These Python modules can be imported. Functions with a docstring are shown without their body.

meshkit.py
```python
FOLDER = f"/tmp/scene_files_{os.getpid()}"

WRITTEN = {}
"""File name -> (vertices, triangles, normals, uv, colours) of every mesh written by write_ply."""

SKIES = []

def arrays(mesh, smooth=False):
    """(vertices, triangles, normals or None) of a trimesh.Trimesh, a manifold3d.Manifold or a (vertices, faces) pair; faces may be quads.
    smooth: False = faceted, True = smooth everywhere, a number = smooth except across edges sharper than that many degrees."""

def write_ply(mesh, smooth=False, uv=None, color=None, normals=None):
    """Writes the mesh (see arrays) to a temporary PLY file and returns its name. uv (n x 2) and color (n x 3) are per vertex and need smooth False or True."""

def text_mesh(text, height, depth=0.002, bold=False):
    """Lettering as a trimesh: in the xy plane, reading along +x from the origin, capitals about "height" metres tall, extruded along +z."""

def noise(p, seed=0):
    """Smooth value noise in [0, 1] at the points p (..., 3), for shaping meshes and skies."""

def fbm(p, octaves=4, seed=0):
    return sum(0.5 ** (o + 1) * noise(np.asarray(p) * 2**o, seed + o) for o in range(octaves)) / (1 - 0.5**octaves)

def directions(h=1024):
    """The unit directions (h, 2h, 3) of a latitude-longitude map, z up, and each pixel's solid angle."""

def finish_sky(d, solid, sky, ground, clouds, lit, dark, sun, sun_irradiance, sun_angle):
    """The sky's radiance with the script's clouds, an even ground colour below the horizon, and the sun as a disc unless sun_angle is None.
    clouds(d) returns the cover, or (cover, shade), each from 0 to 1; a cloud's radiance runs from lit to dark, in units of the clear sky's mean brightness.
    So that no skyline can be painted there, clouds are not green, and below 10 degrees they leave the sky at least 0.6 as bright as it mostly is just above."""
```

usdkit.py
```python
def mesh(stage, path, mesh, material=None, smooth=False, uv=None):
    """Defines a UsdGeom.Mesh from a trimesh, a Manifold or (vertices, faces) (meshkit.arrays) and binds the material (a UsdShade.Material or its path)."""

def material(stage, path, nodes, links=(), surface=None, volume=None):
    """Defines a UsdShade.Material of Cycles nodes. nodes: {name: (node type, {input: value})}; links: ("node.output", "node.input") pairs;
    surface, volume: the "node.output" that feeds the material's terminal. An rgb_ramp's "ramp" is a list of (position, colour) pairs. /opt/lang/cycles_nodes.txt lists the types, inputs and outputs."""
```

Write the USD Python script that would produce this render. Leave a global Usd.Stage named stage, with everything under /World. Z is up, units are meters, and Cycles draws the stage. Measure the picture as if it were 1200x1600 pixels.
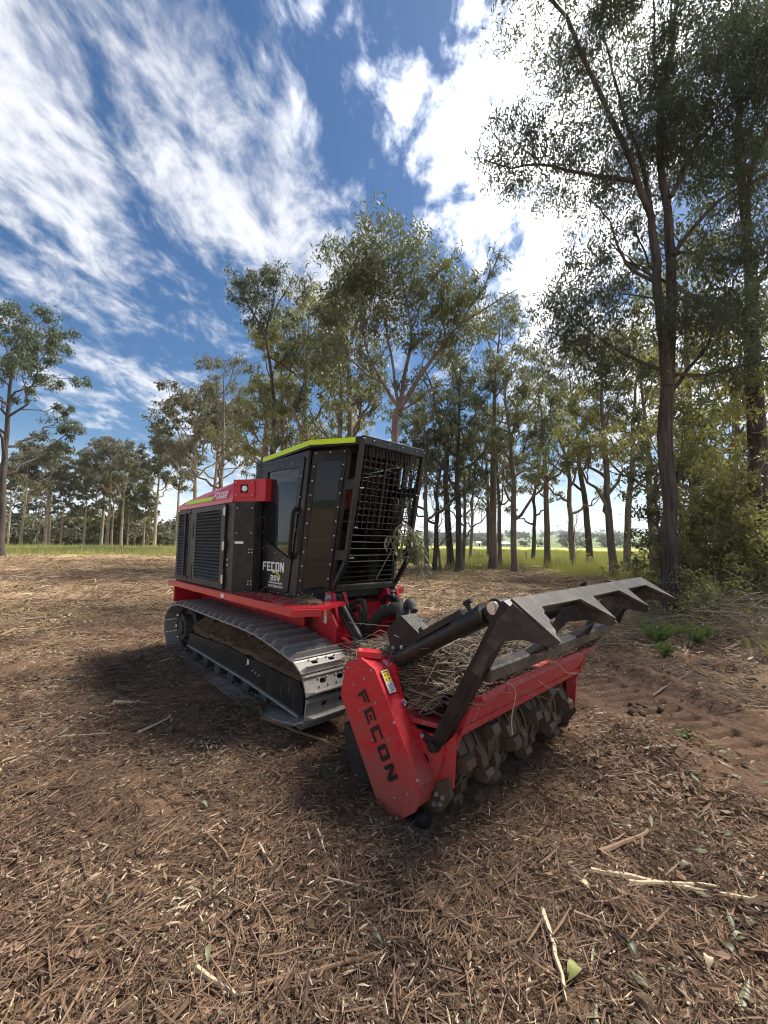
import math, random
import numpy as np, trimesh, usdkit, meshkit
from shapely.geometry import Polygon, Point, box as sbox, LineString
from shapely.ops import unary_union
from shapely import affinity
from pxr import Usd, UsdGeom, UsdLux, UsdShade, Gf, Sdf, Vt

stage = Usd.Stage.CreateInMemory()
UsdGeom.SetStageUpAxis(stage, 'Z'); UsdGeom.SetStageMetersPerUnit(stage, 1.0)
UsdGeom.Xform.Define(stage, '/World'); UsdGeom.Scope.Define(stage, '/World/Looks')
RNG = np.random.default_rng(7)

# ------------------------------------------------------------------ camera, sky, sun, exposure
EYE, PITCH, ROLL, FOCAL = 1.85, 0.0790, 0.01187, 629.3 / 1200
EXPOSURE = 2.6
HAZE = 0.00012
SKY_STRENGTH, SUN_INTENSITY = 0.10, 0.52
SUN_AZ, SUN_EL = math.radians(60), math.radians(56)
cam = UsdGeom.Camera.Define(stage, '/World/camera')
cam.CreateHorizontalApertureAttr(36.0); cam.CreateVerticalApertureAttr(48.0)
cam.CreateFocalLengthAttr(36.0 * FOCAL); cam.CreateFStopAttr(0.0)
cam.CreateClippingRangeAttr(Gf.Vec2f(0.05, 20000)); cam.CreateExposureAttr(EXPOSURE)
fw = np.array([0, math.cos(PITCH), math.sin(PITCH)]); r0 = np.array([1., 0, 0]); u0 = np.cross(r0, fw)
rt = r0 * math.cos(ROLL) + u0 * math.sin(ROLL); up = -r0 * math.sin(ROLL) + u0 * math.cos(ROLL)
cam.AddTransformOp().Set(Gf.Matrix4d(*rt, 0, *up, 0, *(-fw), 0, 0, 0, EYE, 1))
SUN = np.array([math.sin(SUN_AZ) * math.cos(SUN_EL), math.cos(SUN_AZ) * math.cos(SUN_EL), math.sin(SUN_EL)])

def cloud_sky():
    n = {'tc': ('texture_coordinate', {}), 'sep': ('separate_xyz', {}),
         'zc': ('math', {'math_type': 'maximum', 'value2': 0.0}), 'zp': ('math', {'math_type': 'add', 'value2': 0.16}),
         'px': ('math', {'math_type': 'divide'}), 'py': ('math', {'math_type': 'divide'}), 'uv': ('combine_xyz', {}),
         'm1': ('mapping', {'rotation': (0, 0, math.radians(CLOUD_ROT)), 'scale': (2.2, 1.0, 1), 'location': CLOUD_OFF}),
         'm2': ('mapping', {'rotation': (0, 0, math.radians(CLOUD_ROT)), 'scale': (1.6, 1.0, 1), 'location': (3.1, 7.7, 0)}),
         'big': ('noise_texture', {'scale': 0.62, 'detail': 3.0, 'roughness': 0.5, 'distortion': 0.4}),
         'fine': ('noise_texture', {'scale': 4.6, 'detail': 7.0, 'roughness': 0.66, 'distortion': 0.5}),
         'puff': ('noise_texture', {'scale': 14.0, 'detail': 3.0, 'roughness': 0.55}),
         'a': ('math', {'math_type': 'multiply_add', 'value2': 0.55}), 'b': ('math', {'math_type': 'multiply_add', 'value2': 0.24}),
         'cov': ('map_range', {'range_type': 'smoothstep', 'from_min': CLOUD_LO, 'from_max': CLOUD_HI, 'clamp': True}),
         'low': ('map_range', {'range_type': 'smoothstep', 'from_min': 0.0, 'from_max': 0.22, 'to_min': 0.75, 'to_max': 0.0, 'clamp': True}),
         'sky': ('sky_texture', {'sky_type': 'single_scattering', 'sun_disc': False, 'sun_elevation': SUN_EL, 'sun_rotation': SUN_AZ,
                                 'air_density': 1.0, 'aerosol_density': 0.6, 'ozone_density': 2.0}),
         'sat': ('hsv', {'saturation': 1.28, 'value': 0.19}),
         'sd': ('vector_math', {'math_type': 'dot_product', 'vector2': tuple(SUN)}),
         'glow': ('map_range', {'range_type': 'smoothstep', 'from_min': 0.66, 'from_max': 1.0, 'to_min': 1.78, 'to_max': 11.5, 'clamp': True}),
         'thick': ('map_range', {'range_type': 'smoothstep', 'from_min': CLOUD_HI - 0.14, 'from_max': CLOUD_HI + 0.10, 'to_min': 1.15, 'to_max': 0.72, 'clamp': True}),
         'gl2': ('math', {'math_type': 'multiply'}),
         'cc': ('vector_math', {'math_type': 'scale', 'vector1': (0.97, 0.97, 1.0)}),
         'haze': ('mix', {'color2': (1.9, 2.15, 2.45)}),
         'mix': ('mix', {}), 'bg': ('background_shader', {'strength': SKY_STRENGTH})}
    l = [('tc.generated', 'sep.vector'), ('sep.z', 'zc.value1'), ('zc.value', 'zp.value1'), ('sep.x', 'px.value1'), ('zp.value', 'px.value2'),
         ('sep.y', 'py.value1'), ('zp.value', 'py.value2'), ('px.value', 'uv.x'), ('py.value', 'uv.y'),
         ('uv.vector', 'm1.vector'), ('uv.vector', 'm2.vector'), ('m1.vector', 'big.vector'), ('m2.vector', 'fine.vector'), ('m2.vector', 'puff.vector'),
         ('fine.fac', 'a.value1'), ('big.fac', 'a.value3'), ('puff.fac', 'b.value1'), ('a.value', 'b.value3'), ('b.value', 'cov.value'),
         ('sep.z', 'low.value'), ('sky.color', 'sat.color'), ('sat.color', 'haze.color1'), ('low.result', 'haze.fac'),
         ('tc.generated', 'sd.vector1'), ('sd.value', 'glow.value'), ('b.value', 'thick.value'), ('glow.result', 'gl2.value1'), ('thick.result', 'gl2.value2'), ('gl2.value', 'cc.scale'),
         ('cov.result', 'mix.fac'), ('haze.color', 'mix.color1'), ('cc.vector', 'mix.color2'), ('mix.color', 'bg.color')]
    return usdkit.material(stage, '/World/Looks/sky', n, l, surface='bg.background')

CLOUD_ROT, CLOUD_OFF, CLOUD_LO, CLOUD_HI = -28, (5.35, 8.6, 0), 0.845, 1.15
dome = UsdLux.DomeLight.Define(stage, '/World/sky')
dome.GetPrim().SetCustomDataByKey('kind', 'structure')
UsdShade.MaterialBindingAPI.Apply(dome.GetPrim()).Bind(cloud_sky())
sun = UsdLux.DistantLight.Define(stage, '/World/sun')
sun.CreateIntensityAttr(SUN_INTENSITY); sun.CreateAngleAttr(22.0); sun.CreateColorAttr(Gf.Vec3f(1.0, 0.93, 0.82)); sun.CreateNormalizeAttr(True)
sx = np.cross([0, 0, 1.], SUN); sx /= np.linalg.norm(sx); sy = np.cross(SUN, sx)
sun.AddTransformOp().Set(Gf.Matrix4d(*sx, 0, *sy, 0, *SUN, 0, 0, 0, 30, 1))

# ------------------------------------------------------------------ helpers: prims
USED = {}
def number(path):
    k = USED.get(path, 0); USED[path] = k + 1
    return path if k == 0 else f'{path}_{k:03d}'
def tag(p, label=None, cat=None, group=None, kind=None):
    p = p.GetPrim() if hasattr(p, 'GetPrim') else p
    for k, v in (('label', label), ('category', cat), ('group', group), ('kind', kind)):
        if v: p.SetCustomDataByKey(k, v)
    return p
def thing(name, label, cat, loc=(0, 0, 0), rotz=0, group=None, kind=None, scale=None):
    x = UsdGeom.Xform.Define(stage, number('/World/' + name))
    x.AddTranslateOp().Set(Gf.Vec3d(*map(float, loc))); x.AddRotateZOp().Set(float(rotz))
    if scale is not None: x.AddScaleOp().Set(Gf.Vec3f(*([float(scale)] * 3 if np.ndim(scale) == 0 else map(float, scale))))
    return tag(x, label, cat, group, kind)
def part(parent, name, mesh, mat, smooth=30, label=None, kind=None):
    base = '/World' if parent is None else str(parent.GetPath())
    if isinstance(mesh, list): mesh = trimesh.util.concatenate(mesh)
    m = usdkit.mesh(stage, number(f'{base}/{name}'), mesh, MAT[mat], smooth)
    return tag(m, label=label, kind=kind)
def copy_of(src, name, label, cat, loc, rotz, scale=1, group=None, kind=None):
    t = thing(name, label, cat, loc, rotz, group, kind, scale)
    t.GetReferences().AddInternalReference(src.GetPath()); t.SetInstanceable(True)
    return t
def scatter(parent, name, protos, idx, pos, rotz, scale, tilt=None, kind='stuff'):
    """One PointInstancer of small clumps nobody could count."""
    base = '/World' if parent is None else str(parent.GetPath())
    pi = UsdGeom.PointInstancer.Define(stage, number(f'{base}/{name}'))
    pi.CreatePrototypesRel().SetTargets([p.GetPath() for p in protos])
    pi.CreateProtoIndicesAttr(Vt.IntArray.FromNumpy(np.asarray(idx, np.int32)))
    pi.CreatePositionsAttr(Vt.Vec3fArray.FromNumpy(np.asarray(pos, np.float32)))
    a = np.asarray(rotz) / 2; q = np.zeros((len(a), 4)); q[:, 0] = np.cos(a); q[:, 3] = np.sin(a)
    if tilt is not None:
        t = np.asarray(tilt) / 2; c, s = np.cos(t), np.sin(t)
        q = np.stack([q[:, 0] * c, q[:, 0] * s, q[:, 3] * s, q[:, 3] * c], 1)
    pi.CreateOrientationsAttr(Vt.QuathArray([Gf.Quath(*map(float, x)) for x in q]))
    s = np.asarray(scale, np.float32); s = np.repeat(s[:, None], 3, 1) if s.ndim == 1 else s
    pi.CreateScalesAttr(Vt.Vec3fArray.FromNumpy(s))
    return tag(pi, kind=kind)

# ------------------------------------------------------------------ helpers: shapes
def cbox(x0, x1, y0, y1, z0, z1, b=0.006):
    """Box with chamfered edges."""
    lo, hi = np.minimum([x0, y0, z0], [x1, y1, z1]), np.maximum([x0, y0, z0], [x1, y1, z1])
    b = min(b, 0.3 * (hi - lo).min()); p = []
    for i in range(8):
        c = np.array([(lo, hi)[i >> k & 1][k] for k in range(3)]); s = np.array([1 if i >> k & 1 == 0 else -1 for k in range(3)])
        for k in range(3):
            q = c + s * b; q[k] = c[k]; p.append(q)
    return trimesh.convex.convex_hull(np.array(p))
def hull(pts): return trimesh.convex.convex_hull(np.asarray(pts, float))
def frame(O, ex, ey):
    ex = np.asarray(ex, float) / np.linalg.norm(ex); ey = np.asarray(ey, float); ey = ey - ex * (ey @ ex); ey /= np.linalg.norm(ey)
    M = np.eye(4); M[:3, 0], M[:3, 1], M[:3, 2], M[:3, 3] = ex, ey, np.cross(ex, ey), O
    return M
def plate(M, shape, t0, t1):
    """A flat shape (shapely or point list) in the frame M, from t0 to t1 along its normal."""
    if not hasattr(shape, 'geom_type'): shape = Polygon(shape).buffer(0)
    out = []
    for g in getattr(shape, 'geoms', [shape]):
        if g.area < 1e-9: continue
        m = trimesh.creation.extrude_polygon(g, t1 - t0, engine='earcut'); m.apply_translation([0, 0, t0]); m.apply_transform(M); out.append(m)
    return trimesh.util.concatenate(out)
def rounded(pts, r): return Polygon(pts).buffer(-r, join_style=1).buffer(r, join_style=1, quad_segs=4)
def UW(v): return frame([0, v, 0], [1, 0, 0], [0, 0, 1])          # (u, w) plane at v, normal -v
def slab(pts, v0, v1):                                             # (u, w) outline between two v
    return plate(UW(0), pts, -max(v0, v1), -min(v0, v1))
def tube(pts, rad, n=8, cap=True):
    p = np.asarray(pts, float); k = len(p); r = np.broadcast_to(np.asarray(rad, float), (k,))
    t = np.gradient(p, axis=0); t /= np.linalg.norm(t, axis=1, keepdims=True) + 1e-12
    a = np.cross(t[0], [0, 0, 1.] if abs(t[0][2]) < .9 else [1., 0, 0]); A = []
    for i in range(k):
        a = a - t[i] * (a @ t[i]); a /= np.linalg.norm(a) + 1e-12; A.append(a.copy())
    A = np.array(A); B = np.cross(t, A); th = np.arange(n) * 2 * np.pi / n
    v = (p[:, None] + r[:, None, None] * (np.cos(th)[None, :, None] * A[:, None] + np.sin(th)[None, :, None] * B[:, None])).reshape(-1, 3)
    i, j = np.meshgrid(np.arange(k - 1), np.arange(n), indexing='ij'); j2 = (j + 1) % n
    q = np.stack([i * n + j, i * n + j2, (i + 1) * n + j2, (i + 1) * n + j], -1).reshape(-1, 4)
    f = np.vstack([q[:, [0, 1, 2]], q[:, [0, 2, 3]]])
    if cap:
        c0, c1 = len(v), len(v) + 1; v = np.vstack([v, p[:1], p[-1:]]); j = np.arange(n); j2 = (j + 1) % n
        f = np.vstack([f, np.stack([np.full(n, c0), j2, j], 1), np.stack([np.full(n, c1), (k - 1) * n + j, (k - 1) * n + j2], 1)])
    return trimesh.Trimesh(v, f, process=False)
def cyl(a, b, r, n=20, r2=None):
    m = tube([a, b], [r, r if r2 is None else r2], n); return m
def bar(a, b, w, h, upv=(0, 0, 1), bev=0.005):
    a, b = np.asarray(a, float), np.asarray(b, float); x = b - a; L = np.linalg.norm(x)
    m = cbox(0, L, -w / 2, w / 2, -h / 2, h / 2, bev); x = x / L; y = np.cross(upv, x); y /= np.linalg.norm(y)
    M = np.eye(4); M[:3, 0], M[:3, 1], M[:3, 2], M[:3, 3] = x, y, np.cross(x, y), a; m.apply_transform(M); return m
def spline(pts, n, closed=False):
    from scipy.interpolate import CubicSpline, PchipInterpolator
    p = np.asarray(pts, float)
    if closed: p = np.vstack([p, p[:1]])
    s = np.r_[0, np.cumsum(np.linalg.norm(np.diff(p, axis=0), axis=1))]
    c = CubicSpline(s, p, bc_type='periodic' if closed else 'natural')
    return c(np.linspace(0, s[-1], n))
def bolts(M, pts, r=0.011, h=0.008):
    out = []
    for x, y in pts:
        m = trimesh.creation.cylinder(r, h, sections=8); m.apply_translation([x, y, h / 2])
        d = trimesh.creation.cylinder(r * .6, h * 1.7, sections=6); d.apply_translation([x, y, h * .85])
        out += [m, d]
    m = trimesh.util.concatenate(out); m.apply_transform(M); return m
def text(M, s, x, y, height, depth=0.002, bold=True, width=None):
    m = meshkit.text_mesh(s, height, depth, bold)
    if width: m.apply_scale([width / m.bounds[1][0], 1, 1])
    m.apply_translation([x, y, 0.001]); m.apply_transform(M); return m
def leaves(p, axis, side, L, W, fold=0.25):
    """Folded lance-shaped leaves: bases p, unit axes and sides, lengths L, widths W."""
    p, axis, side = map(np.asarray, (p, axis, side)); L = np.broadcast_to(L, len(p))[:, None]; W = np.broadcast_to(W, len(p))[:, None]
    nrm = np.cross(axis, side); mid = p + axis * L * .42
    v = np.stack([p, mid + side * W / 2 + nrm * W * fold, p + axis * L + nrm * W * fold, mid - side * W / 2 + nrm * W * fold], 1).reshape(-1, 3)
    k = np.arange(len(p))[:, None] * 4
    return trimesh.Trimesh(v, np.vstack([k + [0, 1, 2], k + [0, 2, 3]]), process=False)
def unit(a): return a / (np.linalg.norm(a, axis=-1, keepdims=True) + 1e-12)
def slivers(p, d, L, W, H, bend, rng):
    """Bent splinters: bases p, unit directions d."""
    n = len(p); side = unit(np.cross(d, np.array([0, 0, 1.]) + rng.normal(0, .3, (n, 3)))); nr = np.cross(side, d)
    L, W, H, bend = (np.broadcast_to(x, n)[:, None] for x in (L, W, H, bend))
    m, e = p + d * L * .5 + nr * bend, p + d * L
    v = np.stack([p - side * W * .3, p + side * W * .3, p + nr * H * .6, m - side * W * .5, m + side * W * .5, m + nr * H, e - side * W * .12, e + side * W * .12, e + nr * H * .3], 1).reshape(-1, 3)
    k = np.arange(n)[:, None] * 9; f = []
    for o in (0, 3):
        for a, b in ((0, 1), (1, 2), (2, 0)): f += [k + [o + a, o + b, o + b + 3], k + [o + a, o + b + 3, o + a + 3]]
    return trimesh.Trimesh(v, np.vstack(f), process=False)

# ------------------------------------------------------------------ materials
MAT = {}
def mat(name, nodes, links, surface='p.BSDF', **k): MAT[name] = usdkit.material(stage, '/World/Looks/' + name, nodes, links, surface=surface, **k)
def paint(name, col, rough=.35, dust=(.18, .13, .09), dust_amt=.5, metal=0.0, spec=.35, scale=6, coat=0.0, bump=.0):
    """Coated metal with dust and grime of its own in patches."""
    n = {'g': ('geometry', {}), 'n': ('noise_texture', {'scale': scale, 'detail': 8, 'roughness': .7}), 'n2': ('noise_texture', {'scale': scale * 9, 'detail': 4, 'roughness': .6}),
         'r': ('map_range', {'from_min': .46, 'from_max': .78, 'to_min': .04, 'to_max': dust_amt, 'clamp': True}),
         'm': ('mix', {'color1': col, 'color2': dust}), 'rr': ('map_range', {'from_min': .3, 'from_max': .7, 'to_min': rough * .8, 'to_max': min(1, rough * 1.5), 'clamp': True}),
         'b': ('bump', {'strength': .15 + bump, 'distance': .002}), 'p': ('principled_bsdf', {'metallic': metal, 'specular_ior_level': spec, 'coat_weight': coat, 'coat_roughness': .12})}
    mat(name, n, [('g.position', 'n.vector'), ('g.position', 'n2.vector'), ('n.fac', 'r.value'), ('r.result', 'm.fac'), ('m.color', 'p.base_color'), ('n2.fac', 'rr.value'),
                  ('rr.result', 'p.roughness'), ('n2.fac', 'b.height'), ('b.normal', 'p.normal')])
paint('red_paint', (.50, .008, .022), .30, (.22, .10, .08), .30, coat=.3)
def scratched(name, col):
    n = {'g': ('geometry', {}), 'm1': ('mapping', {'rotation': (0, .95, .3), 'scale': (4, 4, 120)}), 'm2': ('mapping', {'rotation': (.2, -.5, .3), 'scale': (5, 5, 160)}), 'a': ('noise_texture', {'scale': 1.6, 'detail': 5, 'roughness': .7}), 'c': ('noise_texture', {'scale': 1.3, 'detail': 5, 'roughness': .7}),
         'ar': ('map_range', {'from_min': .57, 'from_max': .66, 'to_min': 0, 'to_max': .7, 'clamp': True}), 'cr': ('map_range', {'from_min': .59, 'from_max': .68, 'to_min': 0, 'to_max': .6, 'clamp': True}), 'sc': ('math', {'math_type': 'maximum'}),
         'd': ('noise_texture', {'scale': 7, 'detail': 8, 'roughness': .7}), 'sz': ('separate_xyz', {}), 'low': ('map_range', {'from_min': .05, 'from_max': .75, 'to_min': .50, 'to_max': .04, 'clamp': True}), 'dd': ('math', {'math_type': 'add'}), 'dr': ('map_range', {'from_min': .60, 'from_max': .92, 'to_min': .03, 'to_max': .6, 'clamp': True}),
         'x1': ('mix', {'color1': col, 'color2': (.55, .16, .15)}), 'x2': ('mix', {'color2': (.20, .11, .075)}), 'rr': ('map_range', {'from_min': .3, 'from_max': .7, 'to_min': .26, 'to_max': .55, 'clamp': True}), 'b': ('bump', {'strength': .2, 'distance': .002}), 'p': ('principled_bsdf', {'specular_ior_level': .4, 'coat_weight': .2, 'coat_roughness': .2})}
    mat(name, n, [('g.position', 'm1.vector'), ('g.position', 'm2.vector'), ('m1.vector', 'a.vector'), ('m2.vector', 'c.vector'), ('a.fac', 'ar.value'), ('c.fac', 'cr.value'), ('ar.result', 'sc.value1'), ('cr.result', 'sc.value2'), ('sc.value', 'x1.fac'), ('x1.color', 'x2.color1'),
                  ('g.position', 'd.vector'), ('g.position', 'sz.vector'), ('sz.z', 'low.value'), ('d.fac', 'dd.value1'), ('low.result', 'dd.value2'), ('dd.value', 'dr.value'), ('dr.result', 'x2.fac'), ('x2.color', 'p.base_color'), ('d.fac', 'rr.value'), ('rr.result', 'p.roughness'), ('d.fac', 'b.height'), ('b.normal', 'p.normal')])
scratched('head_red', (.50, .008, .022))
paint('worn_red', (.40, .03, .035), .45, (.26, .16, .13), .75, scale=12)
paint('black_paint', (.006, .006, .007), .36, (.07, .058, .047), .42)
paint('panel_black', (.010, .0098, .0095), .42, (.085, .07, .057), .5)
paint('matt_black', (.006, .006, .0065), .5, (.10, .08, .065), .35)
paint('worn_black', (.022, .022, .024), .38, (.17, .14, .115), .6, metal=.35, scale=9)
paint('track_steel', (.29, .28, .265), .42, (.19, .145, .105), .7, metal=.3, scale=10)
paint('dusty_rubber', (.03, .03, .032), .75, (.16, .145, .13), .9, scale=9)
paint('rotor_steel', (.095, .066, .045), .5, (.16, .112, .075), .9, metal=.25, scale=10)
paint('bright_metal', (.50, .49, .47), .28, (.4, .36, .3), .4, metal=.85)
paint('white_vinyl', (.80, .80, .79), .45, (.5, .46, .4), .2)
paint('black_vinyl', (.008, .008, .009), .5, (.06, .03, .03), .25)
paint('lime_tape', (.55, .80, .02), .4, (.35, .35, .05), .2)
paint('yellow_vinyl', (.85, .66, .05), .45, (.5, .4, .1), .2)
paint('blue_vinyl', (.03, .06, .25), .45, (.1, .1, .2), .2)
paint('grey_vinyl', (.45, .45, .46), .5, (.3, .3, .3), .3)
paint('rubber_hose', (.010, .010, .010), .5, (.08, .065, .05), .4)
paint('seat_cloth', (.02, .02, .022), .8, (.05, .05, .05), .3)
paint('fence_wood', (.22, .19, .15), .85, (.12, .10, .08), .6, scale=14)
paint('house_white', (.75, .75, .73), .7, (.6, .58, .52), .2, scale=1)
paint('house_roof', (.45, .47, .48), .5, (.35, .36, .36), .3, scale=1)
paint('dark_glass', (.02, .025, .03), .15, (.03, .03, .03), .2, scale=1)
mat('pane', {'f': ('fresnel', {'IOR': 1.55}), 't': ('transparent_bsdf', {'color': (.50, .50, .48)}), 'g': ('glossy_bsdf', {'color': (.75, .75, .75), 'roughness': .012}),
             'd': ('diffuse_bsdf', {'color': (.05, .045, .04)}), 'x': ('mix_closure', {}), 'y': ('mix_closure', {'fac': .03})},
    [('f.fac', 'x.fac'), ('t.BSDF', 'x.closure1'), ('g.BSDF', 'x.closure2'), ('x.closure', 'y.closure1'), ('d.BSDF', 'y.closure2')], surface='y.closure')
mat('tinted_pane', {'p': ('principled_bsdf', {'base_color': (.008, .008, .009), 'roughness': .02, 'specular_ior_level': .34})}, [])
mat('clear_pane', {'f': ('fresnel', {'IOR': 1.12}), 't': ('transparent_bsdf', {'color': (.80, .83, .81)}), 'g': ('glossy_bsdf', {'color': (1, 1, 1), 'roughness': .02}), 'x': ('mix_closure', {})},
    [('f.fac', 'x.fac'), ('t.BSDF', 'x.closure1'), ('g.BSDF', 'x.closure2')], surface='x.closure')
def island(name, ramp, rough=.7, translucent=0.0, spec=.35, tcol=None):
    """Leaves and splinters: each piece takes its own tone from the ramp."""
    n = {'g': ('geometry', {}), 'r': ('rgb_ramp', {'ramp': ramp}), 'p': ('principled_bsdf', {'roughness': rough, 'specular_ior_level': spec})}
    l = [('g.random_per_island', 'r.fac'), ('r.color', 'p.base_color')]
    if translucent:
        n |= {'t': ('translucent_bsdf', {}), 'tc': ('mix', {'mix_type': 'multiply', 'fac': 1.0, 'color2': tcol or (1.2, 1.25, .65)}), 'x': ('mix_closure', {'fac': translucent})}
        mat(name, n, l + [('r.color', 'tc.color1'), ('tc.color', 't.color'), ('p.BSDF', 'x.closure1'), ('t.BSDF', 'x.closure2')], surface='x.closure')
    else: mat(name, n, l)
island('gum_leaf', [(0, (0.0952, 0.102, 0.064)), (0.4, (0.1332, 0.1396, 0.0769)), (0.75, (0.1903, 0.1879, 0.1025)), (0.95, (0.2664, 0.2362, 0.1409)), (1, (0.3806, 0.2255, 0.1281))], .45, .46, .5)
island('dark_leaf', [(0, (0.0631, 0.0802, 0.0574)), (0.5, (0.0947, 0.1158, 0.0744)), (1, (0.158, 0.1693, 0.1064))], .45, .42, .5)
island('olive_leaf', [(0, (0.1872, 0.1847, 0.0866)), (0.5, (0.2964, 0.2772, 0.126)), (0.9, (0.4367, 0.3828, 0.2047)), (1, (0.5616, 0.3432, 0.2047))], .5, .48, .5)
island('far_leaf', [(0, (0.1165, 0.1133, 0.0882)), (0.5, (0.1689, 0.1577, 0.1117)), (1, (0.233, 0.207, 0.1529))], .6, .3, .3)
island('bright_leaf', [(0, (0.14, 0.19, 0.06)), (0.6, (0.23, 0.29, 0.1)), (1, (0.34, 0.38, 0.16))], .5, .4, .4)
island('grey_leaf', [(0, (0.17, 0.18, 0.11)), (0.5, (0.26, 0.27, 0.17)), (1, (0.36, 0.35, 0.25))], .5, .25, .4)
island('dry_leaf', [(0, (.16, .09, .05)), (.4, (.28, .19, .12)), (.8, (.40, .31, .20)), (1, (.55, .48, .38))], .6, .15, .4)
island('mulch_dark', [(0, (0.085, 0.051, 0.033)), (0.45, (0.185, 0.116, 0.075)), (0.8, (0.31, 0.208, 0.138)), (1, (0.5, 0.385, 0.27))], .85)
island('mulch_tan', [(0, (0.19, 0.12, 0.075)), (0.4, (0.335, 0.23, 0.148)), (0.8, (0.52, 0.395, 0.27)), (1, (0.72, 0.61, 0.47))], .8)
island('mulch_pale', [(0, (0.414, 0.322, 0.2185)), (0.6, (0.598, 0.4945, 0.368)), (1, (0.828, 0.759, 0.644))], .75)
island('straw', [(0, (0.264, 0.187, 0.099)), (0.5, (0.44, 0.341, 0.187)), (1, (0.638, 0.528, 0.33))], .75)
island('twig', [(0, (0.2, 0.155, 0.12)), (0.5, (0.36, 0.3, 0.24)), (0.9, (0.52, 0.46, 0.38)), (1, (0.66, 0.6, 0.52))], .8)
island('grass_blade', [(0, (.25, .26, .09)), (.5, (.36, .36, .14)), (1, (.50, .46, .23))], .6, .3, tcol=(1.1, 1.15, .8))
island('dry_grass', [(0, (0.275, 0.2375, 0.1125)), (0.5, (0.425, 0.3625, 0.175)), (1, (0.6, 0.525, 0.2875))], .7, .2)
def bark(name, c0, c1, scale=9, st=.12):
    mat(name, {'g': ('geometry', {}), 'mp': ('mapping', {'scale': (1, 1, st)}), 'n': ('noise_texture', {'scale': scale, 'detail': 8, 'roughness': .7, 'distortion': .4}),
               'n2': ('noise_texture', {'scale': 1.3, 'detail': 4}), 'r': ('rgb_ramp', {'ramp': [(.3, c0), (.55, c1), (.75, tuple(x * 1.35 for x in c1))]}),
               'm': ('mix', {'mix_type': 'multiply', 'fac': .7}), 'r2': ('rgb_ramp', {'ramp': [(.3, (.55, .5, .48)), (.7, (1.15, 1.1, 1.05))]}),
               'b': ('bump', {'strength': .9, 'distance': .03}), 'p': ('principled_bsdf', {'roughness': .9, 'specular_ior_level': .2})},
        [('g.position', 'mp.vector'), ('mp.vector', 'n.vector'), ('g.position', 'n2.vector'), ('n.fac', 'r.fac'), ('n2.fac', 'r2.fac'), ('r.color', 'm.color1'), ('r2.color', 'm.color2'),
         ('m.color', 'p.base_color'), ('n.fac', 'b.height'), ('b.normal', 'p.normal')])
mat('dirt', {'g': ('geometry', {}), 'n': ('noise_texture', {'scale': 35, 'detail': 8, 'roughness': .75, 'distortion': .8}), 'r': ('rgb_ramp', {'ramp': [(.3, (.06, .04, .028)), (.5, (.145, .10, .068)), (.7, (.27, .20, .135))]}), 'b': ('bump', {'strength': 1.0, 'distance': .02}), 'p': ('principled_bsdf', {'roughness': .95, 'specular_ior_level': .1})}, [('g.position', 'n.vector'), ('n.fac', 'r.fac'), ('r.color', 'p.base_color'), ('n.fac', 'b.height'), ('b.normal', 'p.normal')])
bark('dark_bark', (.024, .021, .019), (.088, .078, .071), 12, .08)
bark('pale_bark', (.16, .12, .09), (.36, .29, .23), 5)
bark('grey_bark', (.08, .068, .058), (.22, .185, .155), 7)
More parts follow.
